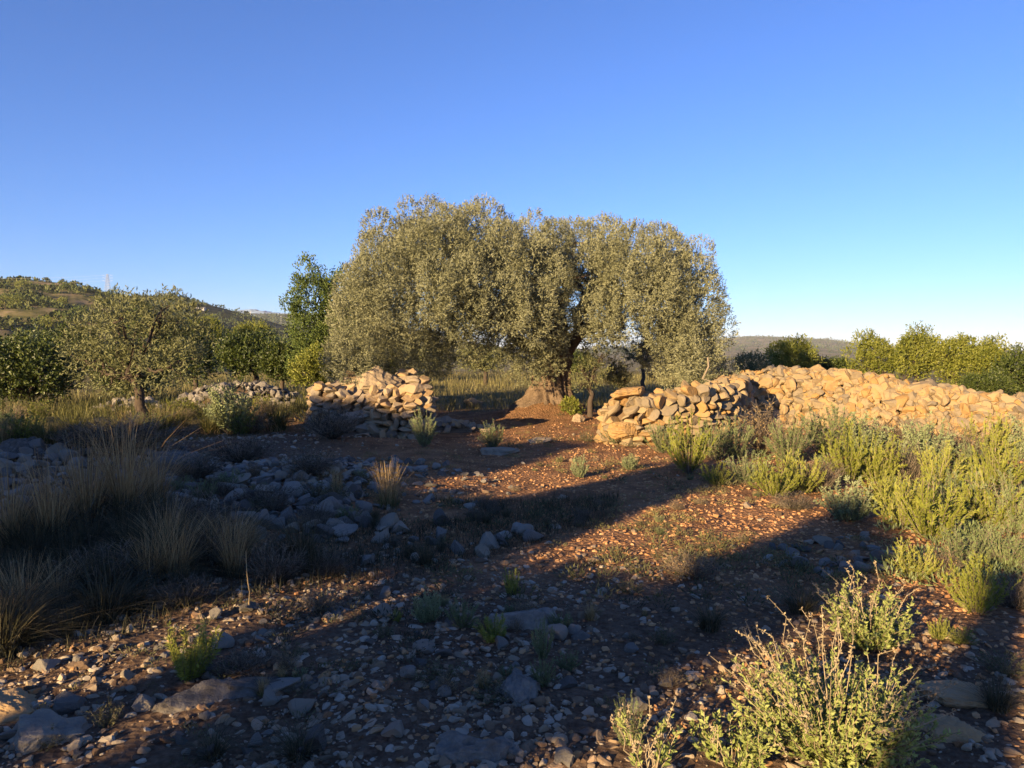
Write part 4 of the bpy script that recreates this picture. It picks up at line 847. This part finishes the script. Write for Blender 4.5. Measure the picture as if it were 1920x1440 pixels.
tufts(24, [(0, 835), (0, 785), (250, 775), (560, 775), (590, 800), (430, 822), (250, 826)], ('greyrose', 'drybush', 'greentuft', 'lime', 'drytuft', 'thyme'), .3, .55, 'shrub', 'rough bush or grass clump in the sunlit band around the small olive', 'rough clumps around the small olive')
tufts(16, [(640, 1000), (700, 960), (1000, 950), (1120, 935), (1100, 985), (900, 1040), (720, 1050)], ('thyme', 'darktuft'), .1, .17, 'shrub', 'low dark plant in the shaded middle of the track', 'shaded plants on the track')
tufts(22, [(880, 930), (1000, 870), (1240, 850), (1430, 930), (1500, 960), (1320, 1060), (1120, 1050), (1150, 960)], ('herb', 'greyrose', 'drybush'), .06, .13, 'shrub', 'small low weed on the sunlit red earth', 'weeds on the red earth')
tufts(26, [(560, 1130), (900, 1110), (1250, 1150), (1420, 1200), (1200, 1330), (800, 1330), (450, 1330)], ('herb', 'drybush', 'greyrose', 'drytuft'), .05, .12, 'shrub', 'small weed sprouting from the foreground gravel', 'weeds in the foreground gravel')
# grasses and ground cover nobody could count
def sward(poly, n, lo, hi, lean, wd, mat, name, label, thr=-1, az0=None, seed=51, ypow=1.0):
    P_ = np.array(poly, float); x0, y0 = P_.min(0); x1, y1 = P_.max(0); x = x0 + (x1 - x0) * R(n); y = y0 + (y1 - y0) * R(n) ** ypow
    k = inpoly(x, y, poly) & (fbm(x * .9, y * .9, seed) > thr); x = x[k]; y = y[k]; m = len(x); pn = fbm(x * 1.3, y * 1.3, seed + 7)
    b = MB(); a = R(m) * 6.283 if az0 is None else az0 + N(m) * .9
    blades(b, np.stack([x, y, H(x, y) - .02], -1), a, (lo + (hi - lo) * R(m)) * (1 + .5 * pn), np.abs(N(m)) * lean + .1, wd, 0, np.clip(R(m) ** 1.6 + .25 * pn, 0, 1), 5)
    return tag(b.build(name, [M[mat]]), label, name.replace('_', ' '), kind='stuff')
gp = lambda *pp: [G(*p)[:2] for p in pp]
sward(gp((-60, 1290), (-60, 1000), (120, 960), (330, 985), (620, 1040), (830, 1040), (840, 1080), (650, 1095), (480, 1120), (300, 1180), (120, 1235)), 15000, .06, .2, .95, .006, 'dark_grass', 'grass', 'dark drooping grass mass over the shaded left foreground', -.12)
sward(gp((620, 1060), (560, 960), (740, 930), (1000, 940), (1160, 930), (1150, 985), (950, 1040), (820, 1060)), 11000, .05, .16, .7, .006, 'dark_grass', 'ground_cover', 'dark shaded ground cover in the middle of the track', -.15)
sward(gp((0, 830), (0, 770), (300, 755), (590, 770), (600, 808), (420, 822), (250, 830)), 6000, .1, .36, .6, .011, 'green_grass', 'grass', 'yellow-green sunlit grass band around the small olive', -.05)
sward([(-12, 16), (-12, 22), (-3.8, 24), (-4.2, 17)], 9000, .2, .55, .4, .016, 'green_grass', 'grass', 'rough grass behind the small olive', -.2)
sward([(-14, 19.8), (-18, 47), (22, 47), (12, 24), (5, 20.5), (3.2, 18.6), (1.8, 18.8), (0, 19.8), (-1.6, 19)], 42000, .16, .42, .4, .018, 'field_grass', 'grass', 'pale dry grass field beyond the great olive')
sward([(4.8, 17.6), (5.5, 26), (17, 24), (13, 14.5)], 9000, .2, .6, .4, .018, 'green_grass', 'grass', 'rough grass behind the long wall')
def cover(n, x0, x1, y0, y1, dens, mat, label, hs=.07):
    y = y0 * (y1 / y0) ** R(n); x = (x0 + (x1 - x0) * R(n)) * y; k = R(n) < dens(x, y); x = x[k]; y = y[k]; m = len(x); q_ = 34
    s = hs * (.5 + R(m)); d = unit(N(m, q_, 3)); d[..., 2] = np.abs(d[..., 2]) + .1
    pos = np.stack([x, y, H(x, y)], -1)[:, None] + d * [1.3, 1.3, .75] * s[:, None, None] * R(m, q_, 1) ** .6
    b = MB(); leaves(b, pos.reshape(-1, 3), (d + N(m, q_, 3) * .4 + [0, 0, .4]).reshape(-1, 3), np.repeat(s * .42, q_), np.repeat(s * .1, q_), 0, np.clip(np.repeat(R(m) * .5, q_) + .5 * R(m * q_), 0, 1))
    return tag(b.build('ground_cover', [M[mat]]), label, 'ground cover', kind='stuff')
cover(2600, -.3, .62, 4.6, 17, lambda x, y: np.clip(.1 + 1.5 * fbm(x * .7, y * .7, 61), .0, .75) * (y > 3) * (1 - surf(x, y)[0]), 'herb', 'low scattered herbs over the red earth track', .075)
cover(3200, -.2, .5, 4.6, 17, lambda x, y: np.clip(.15 + 1.2 * fbm(x * .9, y * .9, 65) - .15, .0, .5) * (1 - surf(x, y)[0]), 'field_grass', 'straw-coloured dry weeds over the red earth track', .05)
cover(500, -.7, .7, 2.6, 5, lambda x, y: np.clip(.05 + fbm(x * 1.1, y * 1.1, 63), 0, .5), 'herb', 'low scattered herbs in the foreground gravel', .045)
cover(800, .3, .75, 5, 14, lambda x, y: np.where((x / y > .5) | (y > 9.2), .75, 0.), 'rosemary_grey', 'low grey-green growth between the right-hand bushes', .11)
cover(500, -.35, .45, 3.6, 5.5, lambda x, y: np.clip(.25 + fbm(x * 1.1, y * 1.1, 67), 0, .6), 'thyme', 'dark low growth in the shaded strip before the foreground gravel', .06)

# ------------------------------------------------------------------ the trees behind the photographer whose shade falls over the foreground
SH = [(-.5, [(-14.5, -2)]), (-.3, [(-14.5, -2)]), (-.1, [(-14.5, -2)]), (.1, [(-14.5, -4.2), (-3.1, -2)]), (.2, [(-14.5, -4.4), (-3.0, -2.2)]), (.3, [(-14.5, -4.6), (-3.05, -1.8)]), (.4, [(-14.8, -4.7), (-3.25, -1.7)]), (.5, [(-15, -4.3), (-3.3, -1.6)]),
      (.6, [(-15, -4.05), (-3.35, -1.4)]), (.7, [(-15, -1.35)]), (.8, [(-15, -3.4), (-2.2, -1.2)]), (.9, [(-15, -3.3), (-2.2, -1.1)]), (1.0, [(-15, -3.3), (-2.2, -1.0)]), (1.1, [(-14.4, -5.9), (-4.8, -3.3), (-2, -1.1)]), (1.2, [(-13.7, -6), (-4.7, -3.3), (-2, -1.2)]),
      (1.3, [(-13.1, -6), (-4.7, -3.3), (-1.9, -1.4)]), (1.4, [(-12.8, -6.1), (-4.6, -3.3)]), (1.5, [(-12.7, -6.2), (-4.6, -3.2)]), (1.6, [(-12.7, -6.3), (-4.6, -3.5)]), (1.7, [(-12.5, -8.4), (-7.6, -6.4), (-4.6, -4.2)]), (1.8, [(-12.3, -8.8), (-7.3, -6.5)]), (1.9, [(-12.0, -9.2)]), (2.0, [(-11.6, -9.8)])]
sa, ca = math.sin(SUN_AZ), math.cos(SUN_AZ)
def from_sun(u, v, s):                                # u across the light, v up across the light, s metres along the light from the camera
    z = (v - s * math.sin(SUN_EL)) / math.cos(SUN_EL); return np.array([u * ca + s * sa, -u * sa + s * ca, z])
cl = []
for v, iv in SH:
    for u0, u1 in iv:
        for u in np.arange(u0 + .15, u1 - .1, .16):
            for q_ in (0, 1): cl.append((u + .03 * N(1)[0], (v + .05 * q_) * 1.29 + .02 * N(1)[0]))
cl = np.array(cl)
TR = [(-14.0, -9.5, 'first'), (-11.9, -8.2, ''), (-9.8, -9.0, ''), (-7.4, -8.0, ''), (-5.2, -7.2, ''), (-3.4, -6.6, ''), (-1.6, -6.0, '')]
own = np.argmin(np.abs(cl[:, 0:1] - np.array([a[0] for a in TR])[None]), 1)
SL = ['carob at the far left end of the row behind the photographer', 'second carob from the far left behind the photographer', 'tallest carob in the middle of the row behind the photographer', 'carob with a notched top behind the photographer', 'carob with a gap low in its crown behind the photographer', 'rounded low carob behind the photographer', 'small narrow carob nearest behind the photographer']
for k_, (u, s, _) in enumerate(TR):
    c = cl[own == k_]; b3 = from_sun(u, 0, s); b3[2] = float(H(b3[0], b3[1])); t = thing('carob_tree', SL[k_], 'tree', b3)
    pos = np.array([from_sun(a[0], a[1], s + .7 * N(1)[0]) for a in c]); pos = pos[pos[:, 2] > .1]
    m = len(pos); q_ = 46; d = unit(N(m, q_, 3)) * (R(m, q_, 1) ** .4) * .15
    f_ = MB(); leaves(f_, (pos[:, None] + d).reshape(-1, 3), N(m * q_, 3), .1, .06, 0, R(m * q_)); f_.build('crown', [M['carob_leaf']], t, org=b3)
    b = MB(); cm = pos.mean(0); limb(b, b3 - [0, 0, .1], cm - [0, 0, .3], .11, .08, 8, 8)
    for e in pos[::max(1, m // 25)]: limb(b, cm - [0, 0, .3], e, .04, .012, 6, 4)
    b.build('trunk', [M['dark_bark']], t, smooth=True, org=b3)
# added unseen slim tree: its shade replaces the photographer's shadow at the right edge
b3 = from_sun(-.35, 0, -5.0); b3[2] = float(H(b3[0], b3[1])); t = thing('added_shade_tree', 'added unseen slim tree standing in for the photographer to cast the right-edge shadow', 'tree', b3)
b = MB(); limb(b, b3 - [0, 0, .1], b3 + [0, 0, 2.4], .05, .02); b.build('trunk', [M['dark_bark']], t, org=b3)
n = 5200; h = .3 + 2.3 * R(n); rr_ = (.34 * np.clip((2.75 - h) / 1.6, .2, 1)) * R(n) ** .5; a = R(n) * 6.283
b = MB(); leaves(b, b3 + np.stack([rr_ * np.cos(a), rr_ * np.sin(a), h], -1), N(n, 3) + [0, 0, 1], .09, .035, 0, R(n)); b.build('crown', [M['pine_leaf']], t, org=b3)

# ------------------------------------------------------------------ the air
m = bpy.data.materials.new('haze_air'); m.use_nodes = True; nt = m.node_tree; nt.nodes.remove(nt.nodes['Principled BSDF'])
pv = nt.nodes.new('ShaderNodeVolumePrincipled'); pv.inputs['Color'].default_value = (.9, .94, 1, 1); pv.inputs['Density'].default_value = 8e-5
nt.links.new(pv.outputs[0], nt.nodes['Material Output'].inputs['Volume'])
b = MB(); box(b, -7000, 7000, -6900, 7000, -60, 135); tag(b.build('haze', [m]), 'thin pale air that fades the far hills', 'haze', kind='stuff')
